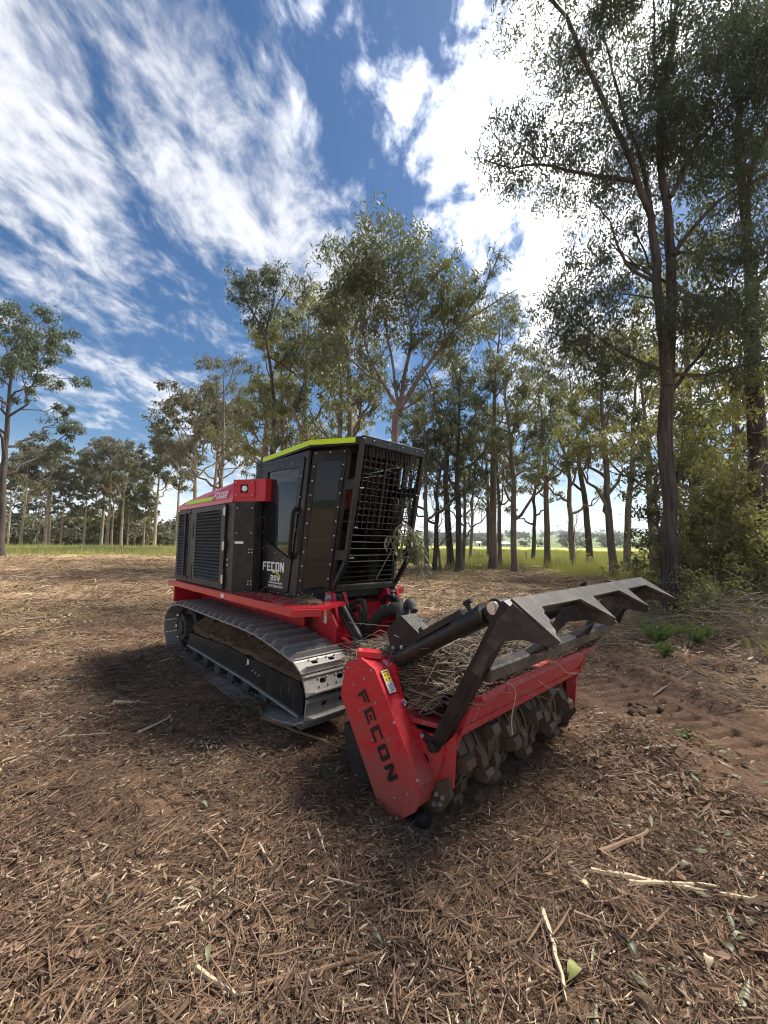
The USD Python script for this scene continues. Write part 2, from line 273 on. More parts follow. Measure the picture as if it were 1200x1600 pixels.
# ================================================================== the tracked mulching machine (u forward, v left, w up)
YAW = -0.81243
OX, OY = 0.2536, 4.4483
def to_world(L):
    L = np.asarray(L, float); c, s = math.cos(YAW), math.sin(YAW)
    return np.stack([OX + L[..., 0] * c - L[..., 1] * s, OY + L[..., 0] * s + L[..., 1] * c, L[..., 2]], -1)
T = thing('mulching_machine', 'large red and black tracked forestry mulching machine with caged cab and toothed drum head', 'forestry mulcher', (OX, OY, 0), math.degrees(YAW))

# ---- chassis
def make_chassis():
    ms = [cbox(-4.25, -.86, -.52, .52, .42, 1.15, .02), cbox(-4.25, -2.0, -.50, .50, .36, .42)]
    return ms
chassis = part(T, 'chassis', make_chassis(), 'worn_red')
nose = slab([(-.86, .40), (-.86, 1.17), (-.66, 1.17), (-.50, .95), (-.52, .5), (-.6, .40)], -.56, -.50)
part(chassis, 'nose_plate', [nose, nose.copy().apply_translation([0, 1.06, 0]), cbox(-.80, -.72, -.50, .50, .62, 1.13), cbox(-.78, -.55, -.50, .50, .44, .56)], 'red_paint')
for sgn in (-1, 1):
    part(chassis, 'fender_skirt', [cbox(-4.28, -1.0, sgn * .66, sgn * .62, .88, 1.155), cbox(-4.30, -4.24, sgn * 1.10, sgn * .60, .86, 1.155)], 'red_paint')
    for k, v0 in enumerate((.50, .345)):
        ear = unary_union([Point(-.70, 1.235).buffer(.075, quad_segs=8), Polygon([(-.86, 1.0), (-.52, 1.0), (-.635, 1.26), (-.76, 1.27)])])
        v0 = sgn * v0
        e = part(chassis, 'pivot_ear', slab(ear, v0 - .022, v0 + .022), 'red_paint')
        part(e, 'pivot_pin', [cyl([-.70, v0 - sgn * .05, 1.235], [-.70, v0 + sgn * .045, 1.235], .05), cyl([-.70, v0 + sgn * .04, 1.235], [-.70, v0 + sgn * .065, 1.235], .026, 8)] if k == 0 else cyl([-.70, v0 - .03, 1.235], [-.70, v0 + .03, 1.235], .05), 'red_paint' if k else 'bright_metal')
    part(chassis, 'pivot_bushing', cyl([-.70, sgn * .47, 1.235], [-.70, sgn * .375, 1.235], .068), 'matt_black')
part(chassis, 'warning_sticker', plate(UW(-.5605), [(-.735, .96), (-.68, .96), (-.68, 1.14), (-.735, 1.14)], 0, .0015), 'white_vinyl', False)
part(chassis, 'sticker_symbol', plate(UW(-.5605), [(-.73, 1.04), (-.685, 1.04), (-.685, 1.10), (-.73, 1.10)], .0015, .003), 'yellow_vinyl', False)

# ---- running boards beside the cab and engine
for sgn in (-1, 1):
    outl = Polygon([(-4.39, .50), (-4.39, 1.16), (-.42, 1.16), (-.29, .91), (-.42, .57), (-.42, .50)])
    slots = []
    if True:
        for i in range(9):
            for j in range(3):
                u0 = -2.02 + i * .125; v0 = .84 + j * .10 + (.0 if i % 2 else .012)
                slots.append(sbox(u0, v0, u0 + .085, v0 + .065))
    holes = unary_union(slots).intersection(Polygon([(-2.0, .86), (-1.6, .80), (-.9, .80), (-.9, 1.12), (-1.96, 1.12)]))
    shp = outl.difference(holes)
    if sgn < 0: shp = affinity.scale(shp, 1, -1, origin=(0, 0))
    else: shp = shp.intersection(sbox(-5, -2, -1.15, 2))
    M = frame([0, 0, 1.195], [1, 0, 0], [0, 1, 0])
    d = part(T, 'running_board', plate(M, shp, -.014, .02), 'red_paint')
    ed = [(-4.39, 1.157), (-.42, 1.157), (-.295, .91)] if sgn < 0 else [(-4.39, 1.157), (-1.15, 1.157), (-1.15, .76)]
    part(d, 'edge_rail', [bar([ed[i][0], sgn * ed[i][1], 1.168], [ed[i + 1][0], sgn * ed[i + 1][1], 1.168], .018, .075) for i in range(2)] + [bar([-4.385, sgn * .5, 1.168], [-4.385, sgn * 1.157, 1.168], .018, .06)], 'red_paint')
    part(d, 'support_beam', [cbox(u - .03, u + .03, sgn * .52, sgn * 1.12, 1.10, 1.178) for u in (-3.3, -2.3, -1.3)], 'worn_red')
    if sgn < 0: part(d, 'white_sticker', plate(UW(-1.1665), [(-2.14, 1.15), (-2.05, 1.15), (-2.05, 1.195), (-2.14, 1.195)], 0, .002), 'white_vinyl', False)

# ---- tracks
LOOP = [(-3.75, .035), (-3.0, .03), (-2.2, .03), (-1.3, .03), (-.75, .085), (-.33, .17), (-.17, .26), (-.14, .38), (-.16, .52), (-.25, .65), (-.42, .725), (-.7, .775), (-1.15, .835),
        (-1.6, .855), (-2.2, .86), (-2.9, .865), (-3.5, .87), (-3.95, .845), (-4.28, .75), (-4.45, .6), (-4.49, .45), (-4.42, .28), (-4.22, .13), (-4.0, .06)]
def pad_mesh():
    """One shoe lying flat: x along the belt, y across, z outwards."""
    P, W = .196, .61
    base = Polygon([(-P / 2 + .004, -W / 2), (P / 2 - .004, -W / 2), (P / 2 - .004, W / 2), (-P / 2 + .004, W / 2)])
    for y in (-.10, .10): base = base.difference(affinity.translate(Point(0, 0).buffer(.022, quad_segs=3), .018, y + .016).union(affinity.translate(Point(0, 0).buffer(.022, quad_segs=3), .018, y - .016)).convex_hull)
    ms = [plate(np.eye(4), base, -.012, .006)]
    def ridge(x, w0, w1, h, bev):
        a, b = W / 2 - .002, W / 2 - bev
        return hull([(x - w0, -a, .004), (x + w0, -a, .004), (x - w0, a, .004), (x + w0, a, .004), (x - w1, -b, h), (x + w1, -b, h), (x - w1, b, h), (x + w1, b, h)])
    ms += [ridge(-.072, .016, .007, .062, .06), ridge(.080, .012, .008, .026, .012), hull([(.05, -W / 2, .005), (.05, W / 2, .005), (.080, -W / 2, .014), (.080, W / 2, .014), (.080, -W / 2, .005), (.080, W / 2, .005)])]
    for y in (-.10, .10):
        for dx, dy in ((-.022, -.05), (-.022, .05), (.058 - .012, -.05), (.058 - .012, .05)):
            c = trimesh.creation.cylinder(.0105, .014, sections=7); c.apply_translation([dx, y + dy, .012]); ms.append(c)
    return trimesh.util.concatenate(ms)
PAD = pad_mesh()
loop = spline([(a, 0, b) for a, b in LOOP], 2001, True)
seg = np.r_[0, np.cumsum(np.linalg.norm(np.diff(loop, axis=0), axis=1))]
NP = int(round(seg[-1] / .20)); PAD.apply_scale([seg[-1] / NP / .20, 1, 1])
def at_loop(s): return np.stack([np.interp(s % seg[-1], seg, loop[:, k]) for k in range(3)], -1)
for sgn in (-1, 1):
    vc = sgn * .855
    tr = part(T, 'crawler_track', [cbox(-3.62, -.62, vc - sgn * .02 - .13, vc - sgn * .02 + .13, .20, .50, .015), cbox(-3.4, -.8, sgn * .5, sgn * .80, .30, .5, .01)], 'matt_black')
    # outer side guard of the track frame, with its lower ledge
    g = slab([(-3.66, .25), (-3.66, .43), (-2.4, .49), (-.46, .475), (-.40, .40), (-.40, .22), (-.48, .16), (-1.5, .22)], sgn * 1.02, sgn * .99)
    part(tr, 'side_guard', [g], 'black_paint')
    part(tr, 'guard_ledge', [bar([-3.68, sgn * 1.01, .245], [-1.55, sgn * 1.01, .215], .075, .022), bar([-1.56, sgn * 1.01, .214], [-.45, sgn * 1.01, .16], .075, .022)], 'track_steel')
    part(tr, 'guard_bolts', bolts(UW(-1.02) if sgn < 0 else frame([0, 1.02, 0], [-1, 0, 0], [0, 0, 1]), [(s_ * u, w) for u, w in ((-1.62, .40), (-1.48, .36), (-1.40, .355), (-1.32, .345)) for s_ in ((1,) if sgn < 0 else (-1,))], .014, .01), 'bright_metal', kind='stuff')
    part(tr, 'guard_label', plate(UW(-1.0205) if sgn < 0 else frame([0, 1.0205, 0], [-1, 0, 0], [0, 0, 1]), [(-1.635 * -sgn, .405), (-1.59 * -sgn, .405), (-1.59 * -sgn, .45), (-1.60 * -sgn, .46), (-1.635 * -sgn, .46)], 0, .002), 'white_vinyl', False)
    # sprocket, idler, rollers
    teeth = [Point(-4.05, .46).buffer(.30, quad_segs=8)]
    for k in range(18):
        a = 2 * math.pi * k / 18; teeth.append(affinity.rotate(sbox(-4.05 + .28, .46 - .035, -4.05 + .35, .46 + .035), a, origin=(-4.05, .46), use_radians=True))
    part(tr, 'drive_sprocket', [slab(unary_union(teeth), vc - .04, vc + .04), cyl([-4.05, vc - .16, .46], [-4.05, vc + .16, .46], .20, 24), cyl([-4.05, vc, .46], [-4.05, vc + sgn * .19, .46], .11, 20)], 'dusty_rubber')
    part(tr, 'front_idler', [cyl([-.50, vc - .10, .43], [-.50, vc + .10, .43], .26, 28)], 'dusty_rubber')
    for u in np.arange(-3.45, -.9, .44): part(tr, 'track_roller', cyl([u, vc - .15, .16], [u, vc + .11, .16], .10, 16), 'dusty_rubber')
    for u in (-2.9, -1.7): part(tr, 'carrier_roller', cyl([u, vc - .12, .76], [u, vc + .12, .76], .065, 12), 'dusty_rubber')
    lk = []
    for k in range(NP):                                            # the chain on the inside of the shoes
        s = (k + .5) * seg[-1] / NP; a, b = at_loop(s - .085), at_loop(s + .085); d = b - a; nn = np.array([d[2], 0, -d[0]]); nn /= np.linalg.norm(nn)
        for y in (-.09, .09): lk.append(bar(a - nn * -.0 + [0, vc + y, 0] - nn * .045, b + [0, vc + y, 0] - nn * .045, .035, .055, (0, 1, 0), .004))
    part(tr, 'track_chain', lk, 'dusty_rubber', False, kind='stuff')
    for k in range(NP):
        s = (k + .5) * seg[-1] / NP; p = at_loop(s); d = unit(at_loop(s + .05) - at_loop(s - .05)); n_ = np.array([d[2], 0, -d[0]])
        M = np.eye(4); M[:3, 0], M[:3, 2], M[:3, 3] = d, n_, p + [0, vc, 0]; M[:3, 1] = np.cross(n_, d)
        m = PAD.copy(); m.apply_transform(M)
        part(tr, 'track_pad', m, 'track_steel', False)

# ---- engine compartment
VE = 1.06
plan = [(-4.32, VE), (-2.08, VE), (-1.83, .88), (-1.83, .80), (-1.93, .76), (-1.93, -.76), (-1.83, -.80), (-1.83, -.88), (-2.08, -VE), (-4.32, -VE)]
M0 = frame([0, 0, 0], [1, 0, 0], [0, 1, 0])
eng = part(T, 'engine_compartment', [plate(M0, plan, 1.217, 2.375)], 'panel_black', False)
def FU(sgn, v):                                                     # frame on a side wall whose x runs along +u on the right side, and is mirrored on the left
    return UW(v) if sgn < 0 else frame([0, v, 0], [-1, 0, 0], [0, 0, 1])
def mx(sgn, pts): return [(u if sgn < 0 else -u, w) for u, w in pts]
for sgn in (-1, 1):
    F_ = FU(sgn, sgn * VE)
    for (a, b, vent, mid) in ((-4.30, -3.66, (-4.22, -3.72, 1.31, 2.29), -3.87), (-3.64, -2.31, (-3.40, -2.44, 1.31, 2.29), None)):
        u0, u1, w0, w1 = vent
        dr = Polygon(mx(sgn, [(a, 1.232), (b, 1.232), (b, 2.358), (a, 2.358)])).difference(rounded(mx(sgn, [(u0, w0), (u1, w0), (u1, w1), (u0, w1)]), .03))
        D_ = part(eng, 'louver_door', plate(F_, dr, .002, .028), 'panel_black', False)
        part(D_, 'door_backing', plate(F_, mx(sgn, [(u0 - .01, w0 - .01), (u1 + .01, w0 - .01), (u1 + .01, w1 + .01), (u0 - .01, w1 + .01)]), .001, .004), 'matt_black', False)
        for k in range(21):
            w = w0 + (k + .5) * (w1 - w0) / 21; h = (w1 - w0) / 21
            s_ = hull([(u, sgn * (VE + dv), ww) for u in (u0, u1) for dv, ww in ((.004, w + h * .45), (.030, w - h * .40), (.033, w - h * .28), (.008, w + h * .5))])
            part(D_, 'louver_slat', s_, 'panel_black', False)
        if mid: part(D_, 'centre_bar', [cbox(mid - .02, mid + .02, sgn * (VE + .026), sgn * (VE + .046), w0 - .03, w1 + .03), cbox(u0 - .03, u1 + .03, sgn * (VE + .028), sgn * (VE + .04), w1, w1 + .03), cbox(u0 - .03, u1 + .03, sgn * (VE + .028), sgn * (VE + .04), w0 - .03, w0)], 'panel_black')
        else:
            for w in (1.40, 2.02): part(D_, 'latch', cbox(-3.545, -3.495, sgn * (VE + .026), sgn * (VE + .034), w - .11, w + .11), 'matt_black')
            for w in (1.36, 1.80, 2.26): part(D_, 'hinge', [cbox(-2.345, -2.305, sgn * (VE + .026), sgn * (VE + .042), w - .055, w + .055), cyl([-2.30, sgn * (VE + .035), w - .06], [-2.30, sgn * (VE + .035), w + .06], .012, 10)], 'bright_metal')
            part(D_, 'key_lock', [cyl([-2.22, sgn * VE, 1.62], [-2.22, sgn * (VE + .012), 1.62], .016, 10), cyl([-2.22, sgn * VE, 1.55], [-2.22, sgn * (VE + .012), 1.55], .016, 10)], 'bright_metal')
    # angled corner panel
    A, B = np.array([-2.08, sgn * VE, 0]), np.array([-1.83, sgn * .88, 0]); L_ = np.linalg.norm(B - A)
    C_ = frame(A, B - A, [0, 0, 1]) if sgn < 0 else frame(B, A - B, [0, 0, 1])
    q = part(eng, 'corner_panel', plate(C_, [(.012, 1.235), (L_ - .012, 1.235), (L_ - .012, 2.36), (.012, 2.36)], .002, .014), 'panel_black', False)
    C2 = C_.copy(); C2[:3, 3] += C_[:3, 2] * .014
    part(q, 'bolts', bolts(C2, [(.05, 2.29), (L_ - .05, 2.29), (.05, 1.97), (L_ - .05, 1.97), (L_ - .07, 1.76), (L_ - .03, 1.76), (L_ - .07, 1.72), (L_ - .03, 1.72), (L_ - .07, 1.36), (L_ - .03, 1.36), (L_ - .07, 1.32), (L_ - .03, 1.32)], .009), 'bright_metal', kind='stuff')
    part(q, 'small_label', plate(C2, [(.03, 1.83), (.15, 1.83), (.15, 1.86), (.03, 1.86)], .001, .002), 'white_vinyl', False)
part(eng, 'rear_grille', [cbox(-4.345, -4.325, -.8, .8, w, w + .05) for w in np.arange(1.3, 2.25, .08)], 'matt_black')

# ---- red hood
def hood_shape(u, base, top, inset):                               # half profile across at station u
    return [(u, -1.075, base), (u, -1.075, base + .06), (u, -1.055, min(top, base + .13)), (u, -1.055 + inset, top)]
st = [(-4.36, 2.378, 2.44, .03), (-3.98, 2.378, 2.53, .10), (-3.2, 2.378, 2.62, .10), (-2.10, 2.378, 2.665, .06)]
V, Fc = [], []
for u, b_, t_, ins in st:
    h = hood_shape(u, b_, t_, ins); V += h + [(x, -y, z) for x, y, z in reversed(h)]
for i in range(len(st) - 1):
    for j in range(7): a = i * 8 + j; Fc.append((a, a + 8, a + 9, a + 1))
hood_m = trimesh.Trimesh(*(lambda v, f: (v, np.vstack([f[:, [0, 1, 2]], f[:, [0, 2, 3]]])))(np.array(V), np.array(Fc)), process=False)
hood_m.invert()
hood = part(T, 'engine_hood', [hood_m, trimesh.Trimesh(np.array(V[:8]), [(0, k, k + 1) for k in range(1, 7)]), plate(M0, [(-2.11, 1.075), (-1.84, .885), (-1.70, .83), (-1.70, -.83), (-1.84, -.885), (-2.11, -1.075)], 2.378, 2.668)], 'red_paint', 20)
part(hood, 'hood_flange', [bar([-4.36, s_ * 1.078, 2.395], [-2.1, s_ * 1.078, 2.395], .012, .05) for s_ in (-1, 1)], 'red_paint')
for sgn in (-1, 1):
    A, B = np.array([-2.11, sgn * 1.075, 0]), np.array([-1.84, sgn * .885, 0]); L_ = np.linalg.norm(B - A)
    C_ = frame(A, B - A, [0, 0, 1]) if sgn < 0 else frame(B, A - B, [0, 0, 1])
    lp = rounded([(.02, 2.43), (L_ - .02, 2.43), (L_ - .02, 2.65), (.02, 2.65)], .01).difference(sbox(L_ / 2 - .055, 2.49, L_ / 2 + .055, 2.60))
    q = part(hood, 'lamp_panel', plate(C_, lp, .002, .014), 'red_paint', False)
    part(q, 'lamp_recess', plate(C_, sbox(L_ / 2 - .055, 2.49, L_ / 2 + .055, 2.60), .001, .003), 'matt_black', False)
    lm = trimesh.creation.cylinder(.037, .016, sections=20); lm.apply_translation([L_ / 2 + .005, 2.545, .012]); lm.apply_transform(C_)
    part(q, 'work_lamp', lm, 'white_vinyl')
    C2 = C_.copy(); C2[:3, 3] += C_[:3, 2] * .014
    part(q, 'bolts', bolts(C2, [(.05, 2.625), (L_ - .05, 2.625), (.05, 2.455), (L_ - .05, 2.455)], .010), 'bright_metal', kind='stuff')
    # stripe and model lettering on the leaning side of the hood
    e = np.array([0, .020 * -sgn, .07])
    Ms = frame([-3.98 if sgn < 0 else -2.1, sgn * 1.0765, 2.442], [-sgn * -1 if False else (1 if sgn < 0 else -1), 0, 0], e)
    x0 = 0 if sgn < 0 else .70
    part(hood, 'lime_stripe', plate(Ms, [(x0, .0), (x0 + 1.15, .0), (x0 + 1.15, .062), (x0, .062)], .001, .003), 'lime_tape', False)
    part(hood, 'model_plate', plate(Ms, [(x0 + 1.16, -.005), (x0 + 1.70, -.005), (x0 + 1.70, .118), (x0 + 1.16, .118)], .001, .004), 'red_paint', False)
    part(hood, 'model_lettering', [text(Ms, 'FTX200', x0 + 1.19, .022, .082, .005, True, .48), plate(Ms, [(x0 + 1.30, .004), (x0 + 1.68, .004), (x0 + 1.68, .013), (x0 + 1.30, .013)], .004, .006)], 'white_vinyl', False)

# ---- cab
VC = .755
cab = part(T, 'cab', [plate(M0, [(-1.93, VC - .02), (-1.0, VC - .02), (-.72, .49), (-.72, -.49), (-1.0, -VC + .02), (-1.93, -VC + .02)], 1.217, 1.33),
                      cbox(-1.93, -1.89, -.73, .73, 1.33, 2.0), cbox(-1.93, -1.89, -.73, -.45, 2.0, 2.9), cbox(-1.93, -1.89, .45, .73, 2.0, 2.9), cbox(-1.93, -1.89, -.45, .45, 2.62, 2.9)], 'matt_black')
roof_top = [(-1.97, .75, 2.985), (-.79, .765, 3.02), (-.19, .505, 3.0)]
roof_pts = [(u, s_ * v, w - dz) for u, v, w in roof_top for s_ in (-1, 1) for dz in (0, .085)]
part(cab, 'roof', [hull([p for p in roof_pts if p[0] < -.5]), hull([p for p in roof_pts if p[0] > -1]), hull([(-1.85, -.6, 2.98), (-1.85, .6, 2.98), (-.85, -.6, 3.015), (-.85, .6, 3.015), (-1.6, -.5, 3.03), (-1.6, .5, 3.03), (-.9, -.5, 3.05), (-.9, .5, 3.05)])], 'black_paint', 20)
for sgn in (-1, 1):
    st_ = []
    for a, b in (((-1.95, .752, 2.953), (-.79, .767, 2.985)), ((-.79, .767, 2.985), (-.26, .537, 2.965))):
        a, b = np.array(a) * [1, sgn, 1], np.array(b) * [1, sgn, 1]
        Mx = frame(a, b - a, [0, 0, 1]) if sgn < 0 else frame(b, a - b, [0, 0, 1]); L_ = np.linalg.norm(b - a)
        st_.append(plate(Mx, [(0, -.028), (L_, -.028), (L_, .030), (0, .030)], .001, .005))
    part(cab, 'lime_stripe', st_, 'lime_tape', False)
    F_ = FU(sgn, sgn * VC); f0 = F_.copy(); f0[:3, 3] -= F_[:3, 2] * .03
    wall = Polygon(mx(sgn, [(-1.93, 1.225), (-1.03, 1.225), (-.815, 2.905), (-1.93, 2.905)]))
    door = Polygon(mx(sgn, [(-1.86, 1.265), (-1.20, 1.265), (-.895, 2.84), (-1.88, 2.86)])).buffer(-.03).buffer(.03, quad_segs=3)
    glass = Polygon(mx(sgn, [(-1.78, 2.765), (-1.005, 2.735), (-1.165, 1.69), (-1.19, 1.665), (-1.765, 1.875)])).buffer(-.025).buffer(.025, quad_segs=3)
    part(cab, 'side_wall', plate(f0, wall.difference(door.buffer(.008)), .0, .028), 'black_paint', False)
    D_ = part(cab, 'cab_door', plate(f0, door.difference(glass), .006, .042), 'black_paint', False)
    part(D_, 'door_pane', plate(f0, glass.buffer(.01), .020, .026), 'tinted_pane' if sgn < 0 else 'pane', False)
    F2 = f0.copy(); F2[:3, 3] += f0[:3, 2] * .042
    c4b = [(-1.74, 2.81), (-1.56, 2.81), (-1.36, 2.80), (-1.14, 2.79), (-.945, 2.62), (-.97, 2.38), (-1.83, 2.60), (-1.84, 2.40), (-1.84, 2.18), (-1.84, 1.98), (-1.83, 1.78), (-1.70, 1.80), (-1.50, 1.725), (-1.30, 1.65), (-1.04, 2.0), (-1.0, 2.2)]
    part(D_, 'bolts', bolts(F2, mx(sgn, c4b), .009), 'bright_metal', kind='stuff')
    part(cab, 'bolts', bolts(f0 @ trimesh.transformations.translation_matrix([0, 0, .028]), mx(sgn, [(-1.85, 1.24), (-1.62, 1.24), (-1.42, 1.24), (-1.22, 1.24), (-1.06, 1.26)]), .011), 'bright_metal', kind='stuff')
    hb = [(-1.04, 2.26), (-1.035, 2.20), (-1.09, 1.75), (-1.115, 1.66)]
    hp_ = [np.array([u, sgn * (VC + (.012 if i in (0, 3) else .06)), w]) for i, (u, w) in enumerate(hb)]
    part(D_, 'grab_handle', [bar(hp_[i], hp_[i + 1], .045, .03, (1, 0, 0)) for i in range(3)], 'matt_black')
    part(cab, 'door_hinge', [cyl([-1.955, sgn * (VC + .02), 1.35], [-1.955, sgn * (VC + .02), 2.2], .022, 10), cbox(-1.99, -1.90, sgn * (VC - .03), sgn * (VC + .015), 1.3, 2.25)], 'matt_black')
    # lettering on the door
    def glyphs(M, x, y, H, Wd, gap, t):
        """The maker's square stencil lettering on a 10 x 14 grid."""
        R = lambda a, b, c, d: sbox(a, b, c, d)
        G = {'F': unary_union([Polygon([(0, 0), (2.6, 1.2), (2.6, 14), (0, 14)]), R(0, 11, 10, 14), R(0, 6, 8.6, 8.6)]),
             'E': unary_union([R(0, 0, 3, 14), R(0, 11.4, 10, 14), R(0, 0, 10, 2.8), R(4.4, 5.6, 8.6, 8.2)]),
             'C': unary_union([R(0, 0, 3, 14), R(0, 11.4, 10, 14), R(0, 0, 10, 2.8)]),
             'O': unary_union([R(0, 1.0, 3, 13), R(7, 1.0, 10, 13), R(.8, 11.4, 9.2, 14), R(.8, 0, 9.2, 2.8)]),
             'N': unary_union([R(0, 0, 2.8, 14), Polygon([(7.2, -1.2), (10, .6), (10, 14), (7.2, 14)]), Polygon([(0, 14), (3.4, 14), (10, .6), (7.4, -1.2)])])}
        out = []
        for i, c in enumerate('FECON'):
            out.append(plate(M, affinity.translate(affinity.scale(G[c], Wd / 10, H / 14, origin=(0, 0)), x + i * (Wd + gap), y), .001, .001 + t))
        return trimesh.util.concatenate(out)
    xa = -1.815 if sgn < 0 else 1.27
    part(D_, 'maker_lettering', glyphs(F2, xa, 1.495, .115, .092, .018, .003), 'white_vinyl', False)
    part(D_, 'dealer_lettering', [text(F2, 'asv', xa + .20, 1.385, .085, .003, True, .24), text(F2, 'Sales•Service•Rental', xa + .17, 1.348, .024, .003, True, .33), text(F2, 'Ph 07 2006 0602', xa + .16, 1.302, .03, .003, True, .35)], 'white_vinyl', False)
    sw = [(xa + .30 + .14 * math.cos(t), 1.425 + .062 * math.sin(t)) for t in np.linspace(1.9, -.7, 14)]
    part(D_, 'green_swoosh', plate(F2, LineString(sw).buffer(.009, cap_style=2), .001, .004), 'lime_tape', False)
    fl = f0 @ trimesh.transformations.translation_matrix([0, 0, .028]); xf = -1.925 if sgn < 0 else 1.86
    fs = part(cab, 'flag_sticker', plate(fl, sbox(xf, 1.30, xf + .085, 1.385), .001, .003), 'white_vinyl', False)
    part(fs, 'flag_stripes', [plate(fl, sbox(xf, 1.304 + k * .0195, xf + .085, 1.311 + k * .0195), .003, .004) for k in range(4)], 'worn_red', False)
    part(fs, 'flag_canton', plate(fl, sbox(xf, 1.34, xf + .04, 1.385), .004, .005), 'blue_vinyl', False)
    # angled front corner with its tall window
    P0, P1, P2, P3 = (np.array(p) * [1, sgn, 1] for p in ((-1.02, .752, 1.23), (-.745, .50, 1.25), (-.46, .50, 2.93), (-.835, .688, 2.905)))
    Cf = frame(P0, P1 - P0, P3 - P0) if sgn < 0 else frame(P1, P0 - P1, P2 - P1)
    inv = np.linalg.inv(Cf); loc2 = lambda p: tuple((inv @ np.r_[p, 1])[:2])
    quad = Polygon([loc2(p) for p in (P0, P1, P2, P3)])
    gl = quad.buffer(-.055, join_style=2); gx0, gy0, gx1, gy1 = gl.bounds
    gl = gl.intersection(sbox(gx0, gy0 + .02, gx1, gy1 - .07)).buffer(-.04).buffer(.04, quad_segs=4)
    cp = part(cab, 'corner_panel', plate(Cf, quad.difference(gl), -.014, .012), 'black_paint', False)
    part(cp, 'corner_pane', plate(Cf, gl.buffer(.015), -.006, .002), 'tinted_pane' if sgn < 0 else 'pane', False)
    rim = quad.buffer(-.028, join_style=2).exterior
    C2 = Cf.copy(); C2[:3, 3] += Cf[:3, 2] * .012
    part(cp, 'bolts', bolts(C2, [rim.interpolate(k / 24, normalized=True).coords[0] for k in range(24)], .009), 'bright_metal', kind='stuff')
# windscreen with its frame, side fillers, interior
part(cab, 'windscreen_frame', [bar([-.735, s_ * .47, 1.33], [-.45, s_ * .47, 2.92], .05, .05) for s_ in (-1, 1)] + [bar([-.735, -.48, 1.34], [-.735, .48, 1.34], .05, .06), bar([-.452, -.48, 2.9], [-.452, .48, 2.9], .05, .06), bar([-.60, .12, 2.06], [-.46, .12, 2.88], .03, .03)], 'black_paint')
part(cab, 'windscreen', plate(frame([-.742, 0, 1.33], [0, 1, 0], [.285, 0, 1.59]), [(-.46, .02), (.46, .02), (.46, 1.58), (-.46, 1.58)], -.002, .002), 'clear_pane', False)
seat = part(cab, 'operator_seat', [cbox(-1.62, -1.12, -.25, .25, 1.60, 1.72, .04), hull([(-1.66, -.24, 1.70), (-1.66, .24, 1.70), (-1.55, -.24, 1.70), (-1.55, .24, 1.70), (-1.80, -.2, 2.42), (-1.80, .2, 2.42), (-1.70, -.2, 2.42), (-1.70, .2, 2.42)]), cbox(-1.80, -1.72, -.12, .12, 2.44, 2.62, .03), cbox(-1.55, -1.2, -.2, .2, 1.33, 1.6, .02)], 'seat_cloth')
part(seat, 'armrest', [cbox(-1.5, -1.1, s_ * .30, s_ * .40, 1.80, 1.88, .02) for s_ in (-1, 1)] + [cyl([-1.12, s_ * .35, 1.88], [-1.08, s_ * .35, 2.06], .022, 10) for s_ in (-1, 1)], 'matt_black')
part(cab, 'display_console', [cbox(-.92, -.86, -.40, -.18, 1.75, 2.0, .01), cyl([-.88, -.29, 1.33], [-.89, -.29, 1.76], .02, 8)], 'matt_black')
part(cab, 'pedal_box', cbox(-.80, -.74, .1, .3, 1.33, 1.7, .02), 'matt_black')
part(cab, 'rear_pane', plate(frame([-1.90, 0, 0], [0, 1, 0], [0, 0, 1]), sbox(-.46, 1.99, .46, 2.63), -.003, .003), 'clear_pane', False)
part(cab, 'vent_box', [cbox(-2.24, -1.95, -.715, .715, 2.67, 2.985, .02)], 'black_paint')
vh = [hull([(-2.2 + (i + .5 * (j % 2)) * .055 + a, -.7165 + d, 2.74 + j * .042 + b) for a in (0, .036) for b in (0, .02) for d in (0, -.003)]) for i in range(4) for j in range(5)]
part(cab, 'vent_slots', vh, 'matt_black', False, kind='stuff')

# ---- cage in front of the windscreen
cg = {s_: [np.array([-.19, s_ * .49, 2.985]), np.array([-.45, s_ * .49, 1.65]), np.array([-.67, s_ * .49, 1.335])] for s_ in (-1, 1)}
pc = []
for s_ in (-1, 1): pc += [bar(cg[s_][i], cg[s_][i + 1], .05, .05, (0, 1, 0)) for i in range(2)]
pc += [bar([-.20, -.49, 2.965], [-.20, .49, 2.965], .06, .10), bar([-.67, -.49, 1.335], [-.67, .49, 1.335], .05, .07)]
cage = part(T, 'window_cage', pc, 'black_paint')
for s_ in (-1, 1):
    part(cage, 'cage_bracket', [cbox(-.62, -.30, s_ * .475, s_ * .493, 2.44, 2.56), cbox(-.80, -.47, s_ * .475, s_ * .493, 1.66, 1.78), bar([-.745, s_ * .49, 1.31], [-.44, s_ * .49, 2.93], .012, .05, (0, 1, 0)), bar([-.60, s_ * .48, 2.08], [-.36, s_ * .48, 2.10], .012, .02, (0, 1, 0))], 'black_paint')
part(cage, 'sun_visor', [hull([(-.21, -.47, 2.93), (-.21, .47, 2.93), (-.46, -.47, 2.93), (-.46, .47, 2.93), (-.22, -.47, 2.965), (-.22, .47, 2.965), (-.46, -.47, 2.97), (-.46, .47, 2.97)])] + [cbox(-.235, -.205, v - .012, v + .012, 2.80, 2.92) for v in np.arange(-.36, .3, .05)], 'matt_black')
def cage_pt(f): return (cg[1][0] + (cg[1][1] - cg[1][0]) * f if f <= 1 else cg[1][1] + (cg[1][2] - cg[1][1]) * (f - 1)) * [1, 0, 1] + [.012, 0, 0]
wf = [k / 18 * 1.0 + .06 for k in range(17)] + [1.0 + k * .19 for k in range(6)]
for k, f in enumerate(wf):
    a = cage_pt(f); part(cage, 'cage_wire', cyl(a + [0, -.49, 0], a + [0, .49, 0], .0058, 5), 'matt_black')
